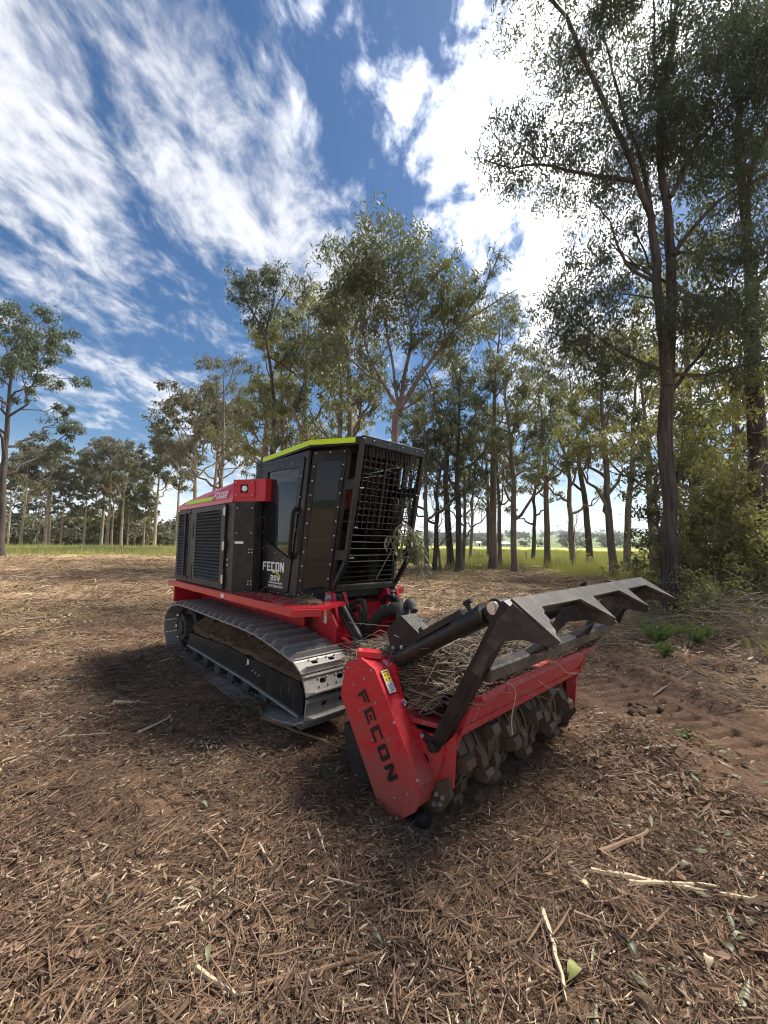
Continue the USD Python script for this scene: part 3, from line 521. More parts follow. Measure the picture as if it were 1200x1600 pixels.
for v in np.arange(-.43, .46, .0775):
    part(cage, 'cage_wire', [tube([cage_pt(.03) + [.006, v, 0], cage_pt(.72 if v < .25 else 1.0) + [.006, v, 0]], .0050, 5)], 'matt_black')
for k in range(12):                                                # the mesh of the left flank
    a = cage_pt(.07 + k * .085) + [-.012, .49, 0]; part(cage, 'cage_wire', cyl(a, a + [-.24, 0, -.01], .0050, 5), 'matt_black')
for d in (.06, .12, .18): part(cage, 'cage_wire', cyl(cage_pt(.02) + [-d, .49, 0], cage_pt(1.0) + [-d * 1.2, .49, 0], .0050, 5), 'matt_black')
part(cage, 'bolts', [trimesh.creation.icosphere(1, .010).apply_translation(cage_pt(f) + [.014, s_ * .45 + d, 0]) for f in (.40, .72, .97) for s_ in (-1, 1) for d in (0, .03)] + [trimesh.creation.icosphere(1, .009).apply_translation([-.165, v, 2.97]) for v in (-.35, -.12, .1, .34)], 'bright_metal', kind='stuff')

# ---- lift cylinder, hoses
for s_ in (-1, 1):
    lift = part(T, 'lift_cylinder', [cyl([-.68, s_ * .42, 1.20], [-.24, s_ * .44, .83], .060, 18), cyl([-.27, s_ * .44, .855], [-.22, s_ * .44, .81], .068, 18), cyl([-.66, s_ * .42, 1.28], [-.76, s_ * .42, 1.16], .062, 14)], 'black_paint')
    part(lift, 'piston_rod', cyl([-.23, s_ * .44, .82], [.30, s_ * .46, .36], .034, 14), 'bright_metal')
    part(lift, 'supply_tube', tube([(-.60, s_ * .36, 1.18), (-.40, s_ * .355, 1.0), (-.22, s_ * .36, .84)], .012, 8), 'rubber_hose')
def hose(name, pts, r, mat_='rubber_hose', wrap=0):
    p = spline(pts, 60); h = part(T, name, tube(p, r, 14), mat_)
    if wrap:
        s = np.linspace(0, 1, 60 * 12); q = np.stack([np.interp(s, np.linspace(0, 1, 60), p[:, k]) for k in range(3)], 1)
        a = s * wrap * 2 * math.pi; t = unit(np.gradient(q, axis=0)); n1 = unit(np.cross(t, [0, 1., .2])); n2 = np.cross(t, n1)
        part(h, 'spiral_wrap', tube(q + (n1 * np.cos(a)[:, None] + n2 * np.sin(a)[:, None]) * r * .93, r * .16, 5), 'matt_black')
    return h
hose('hydraulic_hose', [(-.72, -.30, 1.02), (-.52, -.30, 1.18), (-.36, -.31, 1.21), (-.30, -.33, 1.08), (-.33, -.34, .92)], .030)
hose('hydraulic_hose', [(-.72, -.24, .98), (-.55, -.27, 1.10), (-.42, -.30, 1.12), (-.37, -.33, 1.02), (-.38, -.35, .90)], .025)
part(T, 'hose_fitting', [cyl([-.33, -.335, .99 - k * .05], [-.331, -.336, .96 - k * .05], .032 - .004 * (k % 2), 8) for k in range(4)] + [cyl([-.38, -.345, .97 - k * .05], [-.381, -.346, .94 - k * .05], .028, 8) for k in range(3)], 'bright_metal')
hose('hose_bundle', [(-.74, -.10, .80), (-.50, -.20, .76), (-.30, -.30, .88), (-.08, -.32, 1.10), (.12, -.33, 1.20), (.30, -.36, 1.18), (.46, -.42, 1.05), (.60, -.50, .93)], .062, wrap=16)
hose('hose_bundle', [(-.74, .36, 1.10), (-.55, .38, 1.16), (-.38, .30, 1.08), (-.22, .12, .94), (.0, .0, .80)], .055, wrap=12)
hose('hydraulic_hose', [(-.72, .30, 1.12), (-.58, .33, 1.20), (-.47, .38, 1.10), (-.50, .42, .96)], .026)
hose('hydraulic_hose', [(.58, -.62, 1.18), (.50, -.58, 1.24), (.40, -.50, 1.20), (.30, -.42, 1.08)], .034, 'dusty_rubber')
hose('hydraulic_hose', [(.66, -.60, 1.27), (.58, -.55, 1.33), (.47, -.48, 1.30), (.36, -.40, 1.16)], .034, 'dusty_rubber')

# ---- mulching head
COVER = [(.47, .90), (.65, .98), (.81, .93), (1.26, .30), (1.255, .22), (1.21, .12), (1.09, .02), (.97, -.01), (.86, .02), (.41, .64)]
head_parts = []
top_shell = [(.40, .55), (.50, .92), (.62, .965), (.80, .93), (.88, .70), (1.05, .62), (1.34, .655), (1.34, .625), (1.03, .58), (.74, .70), (.60, .75), (.62, .30), (.55, .30)]
head = part(T, 'mulcher_head', [slab(top_shell, -1.03, 1.03)], 'worn_red', 20)
arm_pl = slab([(-.66, .62), (.5, .36), (.62, .40), (.62, .62), (.4, .62), (-.60, .80)], -.03, .03)
part(head, 'push_arm', [arm_pl.copy().apply_translation([0, v, 0]) for v in (-.40, .40)] + [cbox(.0, .62, -.4, .4, .38, .50)], 'worn_red')
for sgn in (-1, 1):
    F_ = FU(sgn, sgn * 1.17)
    part(head, 'side_housing', plate(F_, Polygon(mx(sgn, COVER)).buffer(-.012), -.13, .0), 'head_red', False)
    cv = part(head, 'side_cover', plate(F_, mx(sgn, COVER), .002, .022), 'head_red', False)
    F2 = F_.copy(); F2[:3, 3] += F_[:3, 2] * .022
    part(cv, 'bolts', bolts(F2, mx(sgn, [(.505, .875), (.775, .915), (1.235, .33), (.58, .765), (.705, .84), (1.02, .62), (.66, .60), (.80, .43), (.93, .27), (1.03, .13), (1.15, .21), (.97, .49), (.83, .70)]), .010, .007), 'bright_metal', kind='stuff')
    b0, d_ = (np.array([.622, .705]), np.array([.584, -.812])) if sgn < 0 else (np.array([-1.06, .235]), np.array([.584, .812]))
    Ml = frame(F2 @ np.r_[b0, 0, 1] if False else (F2 @ np.array([b0[0], b0[1], 0, 1]))[:3], F2[:3, 0] * d_[0] + F2[:3, 1] * d_[1], F2[:3, 0] * -d_[1] + F2[:3, 1] * d_[0])
    part(cv, 'maker_lettering', glyphs(Ml, 0, 0, .105, .098, .0295, .003), 'black_vinyl', False)
    # inner side plate with the ear that carries the pusher
    ear = [(.40, .60), (.52, .93), (.66, .985), (.86, .95), (.92, .80), (1.00, .60), (1.09, .56), (1.19, .565), (1.26, .575), (1.31, .545), (1.33, .50), (1.31, .42), (1.25, .25), (1.15, .10), (.9, .02)]
    eh = Polygon(mx(sgn, ear)).buffer(-.015).buffer(.015, quad_segs=3).difference(Point(mx(sgn, [(1.16, .38)])[0]).buffer(.045, quad_segs=6))
    F3 = FU(sgn, sgn * 1.045)
    part(head, 'side_plate', plate(F3, eh, -.02, .0), 'head_red', False)
    part(head, 'inner_flange', [hull([(1.30, sgn * 1.0, .50), (1.40, sgn * .985, .62), (1.375, sgn * .985, .26), (1.22, sgn * 1.0, .22), (1.30, sgn * 1.022, .50), (1.40, sgn * 1.005, .62), (1.375, sgn * 1.005, .26), (1.22, sgn * 1.022, .22)])], 'head_red', False)
    F3b = F3.copy(); F3b[:3, 3] += F3[:3, 2] * .001
    pv = part(head, 'pusher_pivot', [plate(F3b, unary_union([Point(mx(sgn, [(1.255, .505)])[0]).buffer(.042, quad_segs=8), Point(mx(sgn, [(1.165, .545)])[0]).buffer(.022)]).convex_hull, .0, .014), cyl([1.255, sgn * 1.0, .505], [1.255, sgn * 1.085, .505], .034, 20)], 'matt_black', False)
    part(pv, 'pivot_bolt', bolts(FU(sgn, sgn * 1.06), mx(sgn, [(1.165, .545)]), .015, .012), 'bright_metal')
    # bolted skid shoe and rubber skirt at the bottom edge
    sk = [(1.24, .25), (1.36, .33), (1.38, .22), (1.30, .10), (1.19, .03), (1.12, .06)]
    s2 = part(head, 'skid_shoe', [slab(sk, sgn * 1.035, sgn * 1.00)], 'rotor_steel', False)
    part(s2, 'bolts', bolts(FU(sgn, sgn * 1.035), mx(sgn, [(1.27, .20), (1.32, .20), (1.25, .13), (1.30, .15)]), .016, .014), 'track_steel', kind='stuff')
    tip = tube(spline([(1.24, sgn * 1.10, .10), (1.17, sgn * 1.10, .0), (1.05, sgn * 1.11, -.03), (.90, sgn * 1.11, -.02), (.74, sgn * 1.11, .12)], 18), [.025, .05, .055, .055, .055, .055, .055, .055, .05, .05, .05, .045, .04, .04, .04, .035, .03, .02], 10)
    part(head, 'skid_runner', tip, 'matt_black')
    part(head, 'rubber_skirt', [hull([(.42, sgn * 1.16, .42), (.46, sgn * 1.16, .20), (.62, sgn * 1.15, .05), (.75, sgn * 1.15, .10), (.58, sgn * 1.16, .42), (.42, sgn * .98, .42), (.46, sgn * .98, .20), (.62, sgn * .98, .05), (.75, sgn * .98, .10), (.58, sgn * .98, .42)])], 'rubber_hose', 20)
    # square lifting tube on top of the side housing
    part(head, 'top_tube', [bar([.58, sgn * 1.165, 1.00], [.70, sgn * 1.02, .985], .09, .055, (0, 0, 1), .006)] , 'head_red')
    part(head, 'cylinder_lug', slab([(.66, .86), (.70, .97), (.76, .985), (.84, .96), (.86, .86)], sgn * .985, sgn * .955), 'red_paint', False)
    if sgn < 0:
        Mr = frame([.845, -1.07, .885], [.0, 1, .0], [-.584, 0, .812]); Mr = frame([.862, -1.165, .872], [0, 1, 0], [-.584, 0, .812])
        ex, ey = np.array([0, 1., 0]), np.array([-.584, 0, .812]); Mr = frame([.81, -1.165, .93], ex, ey); Mr[:3, 3] += Mr[:3, 2] * .0
        nrm = Mr[:3, 2]
        Md = Mr.copy()
        Md[:3, 3] = np.array([.81, -1.145, .93]) - ey * .19 + nrm * .004
        dc = part(head, 'warning_decal', plate(Md, sbox(0, 0, .066, .165), -.004, .002), 'white_vinyl', False)
        part(dc, 'decal_yellow_panel', plate(Md, sbox(.003, .078, .063, .162), .002, .003), 'yellow_vinyl', False)
        part(dc, 'decal_print', [text(Md, 'ATTENTION', .006, .148, .009, .0035, True, .05)] + [plate(Md, Polygon([(x, y), (x + .016, y), (x + .008, y + .015)]), .003, .0042) for x, y in ((.010, .124), (.038, .095))] + [plate(Md, sbox(.038, .122, .056, .138).difference(sbox(.041, .125, .053, .135)), .003, .0042), plate(Md, sbox(.010, .098, .026, .102), .003, .0042), plate(Md, sbox(.010, .090, .022, .094), .003, .0042)] + [plate(Md, sbox(.008, .010 + k * .0085, .05 + .008 * ((k * 7) % 3) / 2, .0125 + k * .0085), .002, .003) for k in range(7)], 'black_vinyl', False)
        part(head, 'round_decal', [plate(FU(-1, -1.046), Point(.97, .705).buffer(.024), .001, .003)], 'white_vinyl', False)
        part(head, 'round_decal_print', [plate(FU(-1, -1.046), Point(.97, .705).buffer(.019).difference(LineString([(.955, .72), (.972, .70), (.985, .688)]).buffer(.004)), .003, .004)], 'blue_vinyl', False)
        for k in range(5): pass
# front bar above the drum
fb = part(head, 'front_bar', [slab([(1.50, .86), (1.585, .90), (1.60, .875), (1.52, .835)], -.985, .985), slab([(1.36, .635), (1.41, .63), (1.53, .84), (1.49, .865)], -.985, .985), slab([(1.36, .60), (1.42, .60), (1.435, .655), (1.385, .67)], -.985, .985)], 'worn_red', False)
part(head, 'end_gusset', [hull([(1.36, s_ * .985, .60), (1.52, s_ * .985, .84), (1.30, s_ * .985, .50), (1.30, s_ * .985, .3), (1.36, s_ * .965, .60), (1.52, s_ * .965, .84), (1.30, s_ * .965, .50), (1.30, s_ * .965, .3)]) for s_ in (-1, 1)], 'worn_red', False)
# toothed drum
RC = np.array([1.12, 0, .325])
rng = np.random.default_rng(3)
prof = [(-.96, .0), (-.96, .19), (-.93, .20)] + [(x, .20 + .012 * math.sin(x * 20)) for x in np.arange(-.9, .91, .03)] + [(.93, .20), (.96, .19), (.96, 0)]
dm = trimesh.creation.revolve([(r, z) for z, r in prof], sections=40); dm.apply_transform(trimesh.transformations.rotation_matrix(math.pi / 2, [1, 0, 0])); dm.apply_translation(RC)
rotor = part(head, 'rotor_drum', dm, 'rotor_steel', 40)
# the rotor's own part so that its teeth stay at the third level
rotor_thing = rotor
def tooth(k):
    a = k * 2.399 * 1.0 + .3; v = -.90 + 1.80 * (k + .5) / 38
    holder = Polygon([(.17, -.13), (.24, -.10), (.275, -.03), (.265, .05), (.17, .10)])
    tip = Polygon([(.225, -.01), (.30, -.03), (.328, -.005), (.322, .05), (.255, .078), (.225, .06)])
    ms = []
    for poly, w in ((holder, .036), (tip, .047)):
        m = trimesh.creation.extrude_polygon(poly, 2 * w, engine='earcut'); m.apply_translation([0, 0, -w]); ms.append(m)
    m = trimesh.util.concatenate(ms)
    # local x radial, y tangential, z along the drum
    R = np.eye(4); c, s = math.cos(a), math.sin(a)
    R[:3, 0] = [c, 0, s]; R[:3, 1] = [s, 0, -c]; R[:3, 2] = [0, 1, 0]; R[:3, 3] = RC + [0, v, 0]
    m.apply_transform(R); return m
for k in range(38): part(head, 'rotor_tooth', tooth(k), 'rotor_steel', False)
part(head, 'drum_ring', [tube([RC + [.215 * math.cos(t), v, .215 * math.sin(t)] for t in np.linspace(0, 2 * math.pi, 33)], .012, 6, False) for v in np.arange(-.85, .9, .1133)], 'rotor_steel', 60, kind='stuff')

# ---- tree pusher over the head
pu = np.array([.83, 0, -.56])                                        # down the sloping top plate
Bk, Tp = np.array([1.93, 0, 1.565]), np.array([2.19, 0, 1.39])
fr_ = frame(Bk, [0, 1, 0], Tp - Bk); D_len = np.linalg.norm(Tp - Bk)
nup = fr_[:3, 2] if fr_[2, 2] > 0 else -fr_[:3, 2]
outline = [(-1.22, 0), (1.22, 0), (1.25, D_len * 1.03), (1.01, D_len * .32), (.50, D_len * .31), (.41, D_len * .97), (.29, D_len * .31), (-.27, D_len * .31), (-.37, D_len * .98), (-.49, D_len * .32), (-1.03, D_len * .30),
           (-1.06, D_len * .42), (-1.085, D_len * .44), (-1.10, D_len * .60), (-1.14, D_len * .66), (-1.165, D_len * .82), (-1.20, D_len * .88), (-1.22, D_len * 1.0), (-1.24, D_len * 1.03)]
pusher = part(T, 'tree_pusher', [plate(fr_, outline, -.016, .0) if fr_[2, 2] > 0 else plate(fr_, outline, 0, .016)], 'worn_black', False)
for v, tv in ((-1.225, -1.235), (-.43, -.37), (.40, .41), (1.225, 1.24)):
    v0 = v if abs(v) > 1 else tv
    gs = [(1.945, 1.54), (2.185, 1.375), (2.165, 1.345), (2.0, 1.36), (1.88, 1.33), (1.78, 1.22), (1.735, 1.10), (1.68, 1.13), (1.86, 1.45)]
    part(pusher, 'gusset_plate', slab(gs, v0 - .011, v0 + .011), 'worn_black', False)
for s_ in (-1, 1):
    part(pusher, 'pusher_arm', [bar([1.255, s_ * 1.0, .50], [1.90, s_ * 1.15, 1.53], .085, .12, (0, 1, 0), .01), bar([1.30, s_ * .93, .56], [1.34, s_ * .93, .63], .06, .06)], 'black_paint')
    part(pusher, 'cylinder_lug', slab([(1.66, 1.40), (1.72, 1.50), (1.78, 1.50), (1.86, 1.50), (1.80, 1.36)], s_ * 1.05, s_ * .97), 'black_paint', False)
part(pusher, 'cross_tube', [cbox(1.60, 1.70, -1.06, 1.06, 1.02, 1.11, .012)], 'worn_black')
part(pusher, 'tube_gusset', [hull([(1.62, v - .1, 1.112), (1.70, v - .16, 1.112), (1.62, v + .1, 1.112), (1.70, v + .16, 1.112), (1.70, v + .02, 1.13), (1.70, v - .02, 1.13), (1.80, v, 1.24)]) for v in (-.40, .40)], 'worn_black', False)
part(pusher, 'back_rib', [cbox(1.92, 1.935, -1.2, 1.2, 1.45, 1.555)], 'black_paint')
for s_ in (-1, 1):
    a, b = np.array([.77, s_ * .95, .93]), np.array([1.73, s_ * 1.0, 1.475]); d = unit(b - a); L_ = np.linalg.norm(b - a)
    pc_ = part(T, 'pusher_cylinder', [cyl(a + d * .04, a + d * (L_ * .70), .058, 22), cyl(a + d * (L_ * .66), a + d * (L_ * .89), .068, 22), cyl(a + d * (L_ * .87), a + d * (L_ * .90), .075, 22), cyl(a + d * (L_ * .89), a + d * (L_ * .97), .045, 16), cyl(b + [0, -.06, 0], b + [0, .06, 0], .055, 20)], 'black_paint')
    upn = unit(np.cross(d, [0, 1., 0])); upn = upn if upn[2] > 0 else -upn
    part(pc_, 'tube_guard', [bar(a + d * (L_ * .34) + upn * .075, a + d * (L_ * .75) + upn * .075, .075, .045, upn, .004)], 'black_paint')
    part(pc_, 'hose_port', [cyl(a + d * (L_ * .80) + upn * .05, a + d * (L_ * .80) + upn * .13, .018, 10), cyl(a + d * (L_ * .78) + upn * .12, a + d * (L_ * .84) + upn * .12, .016, 10), cyl(a + d * (L_ * .36) + upn * .10, a + d * (L_ * .40) + upn * .11, .03, 8)], 'matt_black')
    part(pc_, 'pivot_pin', [cyl(a + [0, -.10, 0], a + [0, .08, 0], .036, 18), cyl(b + [0, -.085, 0], b + [0, .085, 0], .040, 18), cyl(a + [0, -.106, 0], a + [0, .0, 0], .022, 12), cyl(b + [0, -.092, 0], b + [0, .0, 0], .024, 12)], 'bright_metal')
    if s_ < 0:
        bx = [(.70, .96), (.66, 1.13), (.845, 1.30), (1.04, 1.17), (1.0, 1.08)]
        bxp = [(.72, 1.0), (.66, 1.15), (.82, 1.285), (1.045, 1.155), (1.03, 1.12)]
        gb = part(T, 'hose_guard_box', [slab(bxp, -.93, -.915), plate(frame([.66, -.93, 1.15], [0, 1, 0], [.16, 0, .135]), sbox(0, 0, .16, .209), -.006, .006), plate(frame([.82, -.93, 1.285], [0, 1, 0], [.225, 0, -.13]), sbox(0, 0, .16, .26), -.006, .006), slab(bxp, -.785, -.77)], 'matt_black', False)
        part(gb, 'bolts', bolts(UW(-.93), [(.745, 1.03), (.84, 1.055)], .017, .012), 'bright_metal', kind='stuff')
# ================================================================== terrain
def sm(x, a, b): t = np.clip((x - a) / (b - a), 0, 1); return t * t * (3 - 2 * t)
def xyz(x, y, s, k=0.): return np.stack([x * s, y * s, np.full_like(x, k)], -1)
PRINT_A, PRINT_D, PRINT_T = np.array([2.85, 5.7]), np.array([.24, -.97]), np.array([.97, .24])      # a belt print: one end and the way it runs
def terrain(x, y, detail=True):
    x, y = np.asarray(x, float), np.asarray(y, float); d = np.hypot(x, y)
    L = np.stack([(x - OX) * math.cos(YAW) + (y - OY) * math.sin(YAW), -(x - OX) * math.sin(YAW) + (y - OY) * math.cos(YAW)], -1)
    foot = 1 - sm(np.maximum(np.maximum(L[..., 0] - 1.3, -4.6 - L[..., 0]), np.abs(L[..., 1]) - 1.3), 0, 1.2)
    z = (meshkit.fbm(xyz(x, y, .16), 2, 3) - .5) * .22 * sm(d, 3, 9) * (1 - foot) * (1 - sm(d, 60, 120))
    far = np.interp(d, [0, 90, 160, 260, 420, 700, 1100, 1700, 2600, 4000, 6000], [0, 0, .3, .2, 1.0, 10, 22, 38, 70, 85, 85])
    hills = (meshkit.fbm(xyz(x, y, 1 / 900., .5), 3, 9) - .5) * sm(d, 900, 2600) * 90
    wl = .12 + .88 * sm(x / np.maximum(d, 1), -.5, .0)
    z = z + (far + hills) * wl
    if detail:
        z = z + .05 * np.exp(-((np.abs(L[..., 1]) - 1.27) / .10) ** 2) * sm(L[..., 0], -4.4, -3.9) * (1 - sm(L[..., 0], -1.0, -.5)) * (.5 + meshkit.fbm(xyz(x, y, 5.), 2, 15))
        z = z + (meshkit.fbm(xyz(x, y, 1.5), 2, 5) - .5) * .09 * (1 - .75 * foot) * (1 - sm(d, 25, 60))
        z = z + (meshkit.fbm(xyz(x, y, 7.0), 3, 6) - .5) * .055 * (1 - sm(d, 9, 20)) * (1 - .4 * foot)
        z = z + (meshkit.fbm(xyz(x, y, 26.0), 2, 16) - .5) * .022 * (1 - sm(d, 6, 9))
        # bank of pushed-up soil, and the print of a belt to the right of the head
        q = np.stack([x - PRINT_A[0], y - PRINT_A[1]], -1); s, t = q @ PRINT_D, q @ PRINT_T
        on = sm(s, -.4, .1) * (1 - sm(s, 1.9, 2.4)) * sm(t, -.42, -.34) * (1 - sm(t, .34, .42))
        saw = np.abs(((s / .20) % 1) - .5) * 2
        z = z - on * (.02 + .05 * sm(saw, .60, .80) * (.75 + .4 * meshkit.fbm(xyz(x, y, 2.), 2, 8)))
        bank = np.exp(-((t - .80) / .22) ** 2) * sm(s, -.9, .1) * (1 - sm(s, 2.4, 3.6)); z = z + bank * (.14 + .12 * (meshkit.fbm(xyz(x, y, 4.), 3, 12) - .5))
        z = z + .05 * np.exp(-((t + .62) / .16) ** 2) * sm(s, -.3, .3) * (1 - sm(s, 2.6, 3.4))
        # a low ridge of mulch pushed up left of the machine
        rg = np.exp(-((y - (6.2 - .12 * (x + 6) + .5 * np.sin(x * 1.3))) / .35) ** 2) * sm(-x, 2.6, 3.8) * (1 - sm(-x, 8, 11))
        z = z + rg * .16 * (.4 + meshkit.fbm(xyz(x, y, 2.2), 3, 14))
    return z
def zones(x, y):
    """Shares of green grass, of straw-coloured mulch, of bare soil."""
    n = meshkit.fbm(xyz(x, y, .22), 3, 21) - .5; n2 = meshkit.fbm(xyz(x, y, .6), 3, 22) - .5
    edge = np.where(x < 0, 53.0, np.interp(x, [0, 4, 10, 22, 40], [46, 33, 31, 27, 22]))
    grass = sm(y + n * 18 + n2 * 5, edge - 3, edge + 4)
    floor = sm(x - .55 * (y - 6) + n2 * 2, 4.6, 6.2) * sm(y, 4.5, 6.5)          # forest floor to the right
    straw = sm(np.hypot(x, y) + n * 9, 8.5, 15.) * (.35 + .65 * sm(n2 + n, -.12, .12))
    q = np.stack([x - PRINT_A[0], y - PRINT_A[1]], -1); s, t = q @ PRINT_D, q @ PRINT_T
    soil = np.clip(sm(s, -1.2, .0) * (1 - sm(s, 2.3, 3.2)) * sm(t + n2 * .4, -1.0, -.5) * (1 - sm(t + n2 * .4, .6, 1.0)) + sm(n2 + .2 * n, .08, .18) * .5 * (1 - sm(np.hypot(x, y), 7, 14)), 0, 1)
    return np.clip(grass, 0, 1), np.clip(straw * (1 - .5 * floor), 0, 1), np.clip(soil, 0, 1), np.clip(floor, 0, 1)

rr = [0.0, .35]
while rr[-1] < 6000: rr.append(rr[-1] + max((.0031 if 3.9 < rr[-1] < 6.6 else .0075) * rr[-1], .011) if rr[-1] < 14 else rr[-1] * (1.014 if rr[-1] < 120 else 1.05))
aa = np.radians(np.r_[np.arange(-62, 21, .36), np.arange(21, 47, .2), np.arange(47, 62.1, .36), np.arange(66, 296, 4.0)])
aa = np.r_[aa, aa[0] + 2 * math.pi]
Rg, Ag = np.meshgrid(np.array(rr), aa, indexing='ij')
gx, gy = Rg * np.sin(Ag), Rg * np.cos(Ag)
gz = terrain(gx, gy); gz[:, -1] = gz[:, 0]
nr, na = Rg.shape
i, j = np.meshgrid(np.arange(nr - 1), np.arange(na - 1), indexing='ij'); k = i * na + j
gf = np.vstack([np.stack([k, k + na, k + 1], -1).reshape(-1, 3), np.stack([k + 1, k + na, k + na + 1], -1).reshape(-1, 3)])
gf = gf[:, [0, 2, 1]]
gv = np.stack([gx, gy, gz], -1).reshape(-1, 3)
nrm = np.cross(gv[gf[5000, 1]] - gv[gf[5000, 0]], gv[gf[5000, 2]] - gv[gf[5000, 0]])
if nrm[2] < 0: gf = gf[:, [0, 2, 1]]
G_, S_, B_, F_ = zones(gv[:, 0], gv[:, 1])
mat('ground', {'g': ('geometry', {}), 'a': ('attribute', {'attribute': 'zone'}), 'sep': ('separate_color', {}), 'fl': ('attribute', {'attribute': 'floor'}), 'fs': ('separate_color', {}),
               'mp': ('mapping', {'scale': (1, 1, 1)}), 'fib': ('noise_texture', {'scale': 42, 'detail': 6, 'roughness': .75, 'distortion': 1.6}), 'fine': ('noise_texture', {'scale': 170, 'detail': 4, 'roughness': .7, 'distortion': .8}),
               'pat': ('noise_texture', {'scale': 1.4, 'detail': 6, 'roughness': .65}), 'far': ('noise_texture', {'scale': .05, 'detail': 6, 'roughness': .7}), 'vox': ('voronoi_texture', {'scale': 60, 'randomness': 1.0}),
               'mul': ('rgb_ramp', {'ramp': [(.28, (.075, .042, .026)), (.45, (.17, .10, .062)), (.58, (.29, .19, .12)), (.72, (.45, .33, .22))]}),
               'str': ('rgb_ramp', {'ramp': [(.28, (.10, .06, .032)), (.45, (.24, .17, .09)), (.6, (.40, .31, .17)), (.75, (.55, .45, .27))]}),
               'soi': ('rgb_ramp', {'ramp': [(.3, (.08, .046, .031)), (.5, (.155, .096, .064)), (.7, (.24, .165, .115))]}),
               'gra': ('rgb_ramp', {'ramp': [(.28, (.26, .28, .06)), (.5, (.37, .38, .10)), (.72, (.48, .46, .18))]}),
               'flo': ('rgb_ramp', {'ramp': [(.28, (.09, .06, .04)), (.45, (.20, .155, .09)), (.58, (.28, .25, .13)), (.75, (.44, .37, .23))]}),
               'bush': ('rgb_ramp', {'ramp': [(.3, (.06, .085, .045)), (.5, (.10, .13, .06)), (.62, (.17, .21, .08)), (.75, (.24, .26, .12))]}),
               'dist': ('vector_math', {'math_type': 'length'}), 'fd': ('map_range', {'range_type': 'smoothstep', 'from_min': 180, 'from_max': 420, 'clamp': True}),
               'm1': ('mix', {}), 'm2': ('mix', {}), 'm3': ('mix', {}), 'm4': ('mix', {}), 'm5': ('mix', {}), 'mm': ('mix', {'mix_type': 'multiply', 'fac': .75}), 'pr': ('rgb_ramp', {'ramp': [(.32, (.55, .52, .5)), (.5, (1, 1, 1)), (.68, (1.3, 1.27, 1.2))]}),
               'hm': ('math', {'math_type': 'multiply_add', 'value2': .5}), 'b': ('bump', {'strength': .9, 'distance': .025}), 'p': ('principled_bsdf', {'roughness': .95, 'specular_ior_level': .15})},
    [('g.position', 'fib.vector'), ('g.position', 'fine.vector'), ('g.position', 'pat.vector'), ('g.position', 'far.vector'), ('a.color', 'sep.color'), ('fl.color', 'fs.color'),
     ('fine.fac', 'hm.value1'), ('fib.fac', 'hm.value3'), ('fib.fac', 'mul.fac'), ('fib.fac', 'str.fac'), ('fib.fac', 'soi.fac'), ('fine.fac', 'gra.fac'), ('fib.fac', 'flo.fac'), ('far.fac', 'bush.fac'),
     ('mul.color', 'm1.color1'), ('str.color', 'm1.color2'), ('sep.g', 'm1.fac'), ('m1.color', 'm2.color1'), ('soi.color', 'm2.color2'), ('sep.b', 'm2.fac'),
     ('m2.color', 'm3.color1'), ('flo.color', 'm3.color2'), ('fs.r', 'm3.fac'), ('m3.color', 'm4.color1'), ('gra.color', 'm4.color2'), ('sep.r', 'm4.fac'),
     ('g.position', 'dist.vector1'), ('dist.value', 'fd.value'), ('m4.color', 'm5.color1'), ('bush.color', 'm5.color2'), ('fd.result', 'm5.fac'),
     ('pat.fac', 'pr.fac'), ('m5.color', 'mm.color1'), ('pr.color', 'mm.color2'), ('mm.color', 'p.base_color'), ('hm.value', 'b.height'), ('b.normal', 'p.normal')])
gm = part(None, 'ground', trimesh.Trimesh(gv, gf, process=False), 'ground', True); tag(gm, kind='structure')
gp = UsdGeom.PrimvarsAPI(stage.GetPrimAtPath('/World/ground'))
gp.CreatePrimvar('zone', Sdf.ValueTypeNames.Color3fArray, 'vertex').Set(Vt.Vec3fArray.FromNumpy(np.stack([G_, S_, B_], 1).astype(np.float32)))
gp.CreatePrimvar('floor', Sdf.ValueTypeNames.Color3fArray, 'vertex').Set(Vt.Vec3fArray.FromNumpy(np.stack([F_, F_, F_], 1).astype(np.float32)))
def ground_at(x, y): return float(terrain(np.array([x]), np.array([y]))[0])

# ================================================================== trees
def leaf_cloud(rng, clumps, L, W, droop=.75, sub=9):
    """Leaves hung in tufts inside each clump (centre, radii, number)."""
    P = []
    for c, r, n in clumps:
        k = max(3, int(sub * (n / 300) ** .5)); t = rng.normal(0, 1, (k, 3)); t = unit(t) * rng.uniform(.35, 1, (k, 1)) ** .6
        w = rng.dirichlet(np.full(k, 2.0)); idx = rng.choice(k, n, p=w)
        P.append(np.asarray(c) + (t[idx] + rng.normal(0, .17, (n, 3)) * [1, 1, 1.3]) * np.asarray(r))
    P = np.vstack(P); n = len(P)
    ax = unit(rng.normal(0, .55, (n, 3)) + [0, 0, -droop]); sd = unit(np.cross(ax, rng.normal(0, 1, (n, 3))))
    return leaves(P, ax, sd, L * rng.uniform(.45, 1.35, n), W * rng.uniform(.55, 1.35, n))
def curve(rng, a, b, up=.25, n=7, jit=.05):
    a, b = np.asarray(a, float), np.asarray(b, float); t = np.linspace(0, 1, n)[:, None]; L = np.linalg.norm(b - a)
    p = a + (b - a) * t + np.array([0, 0, 1.]) * (up * L * (t * (1 - t)) * -1.2)
    p[1:-1] += rng.normal(0, jit * L, (n - 2, 3)) * .6
    return p
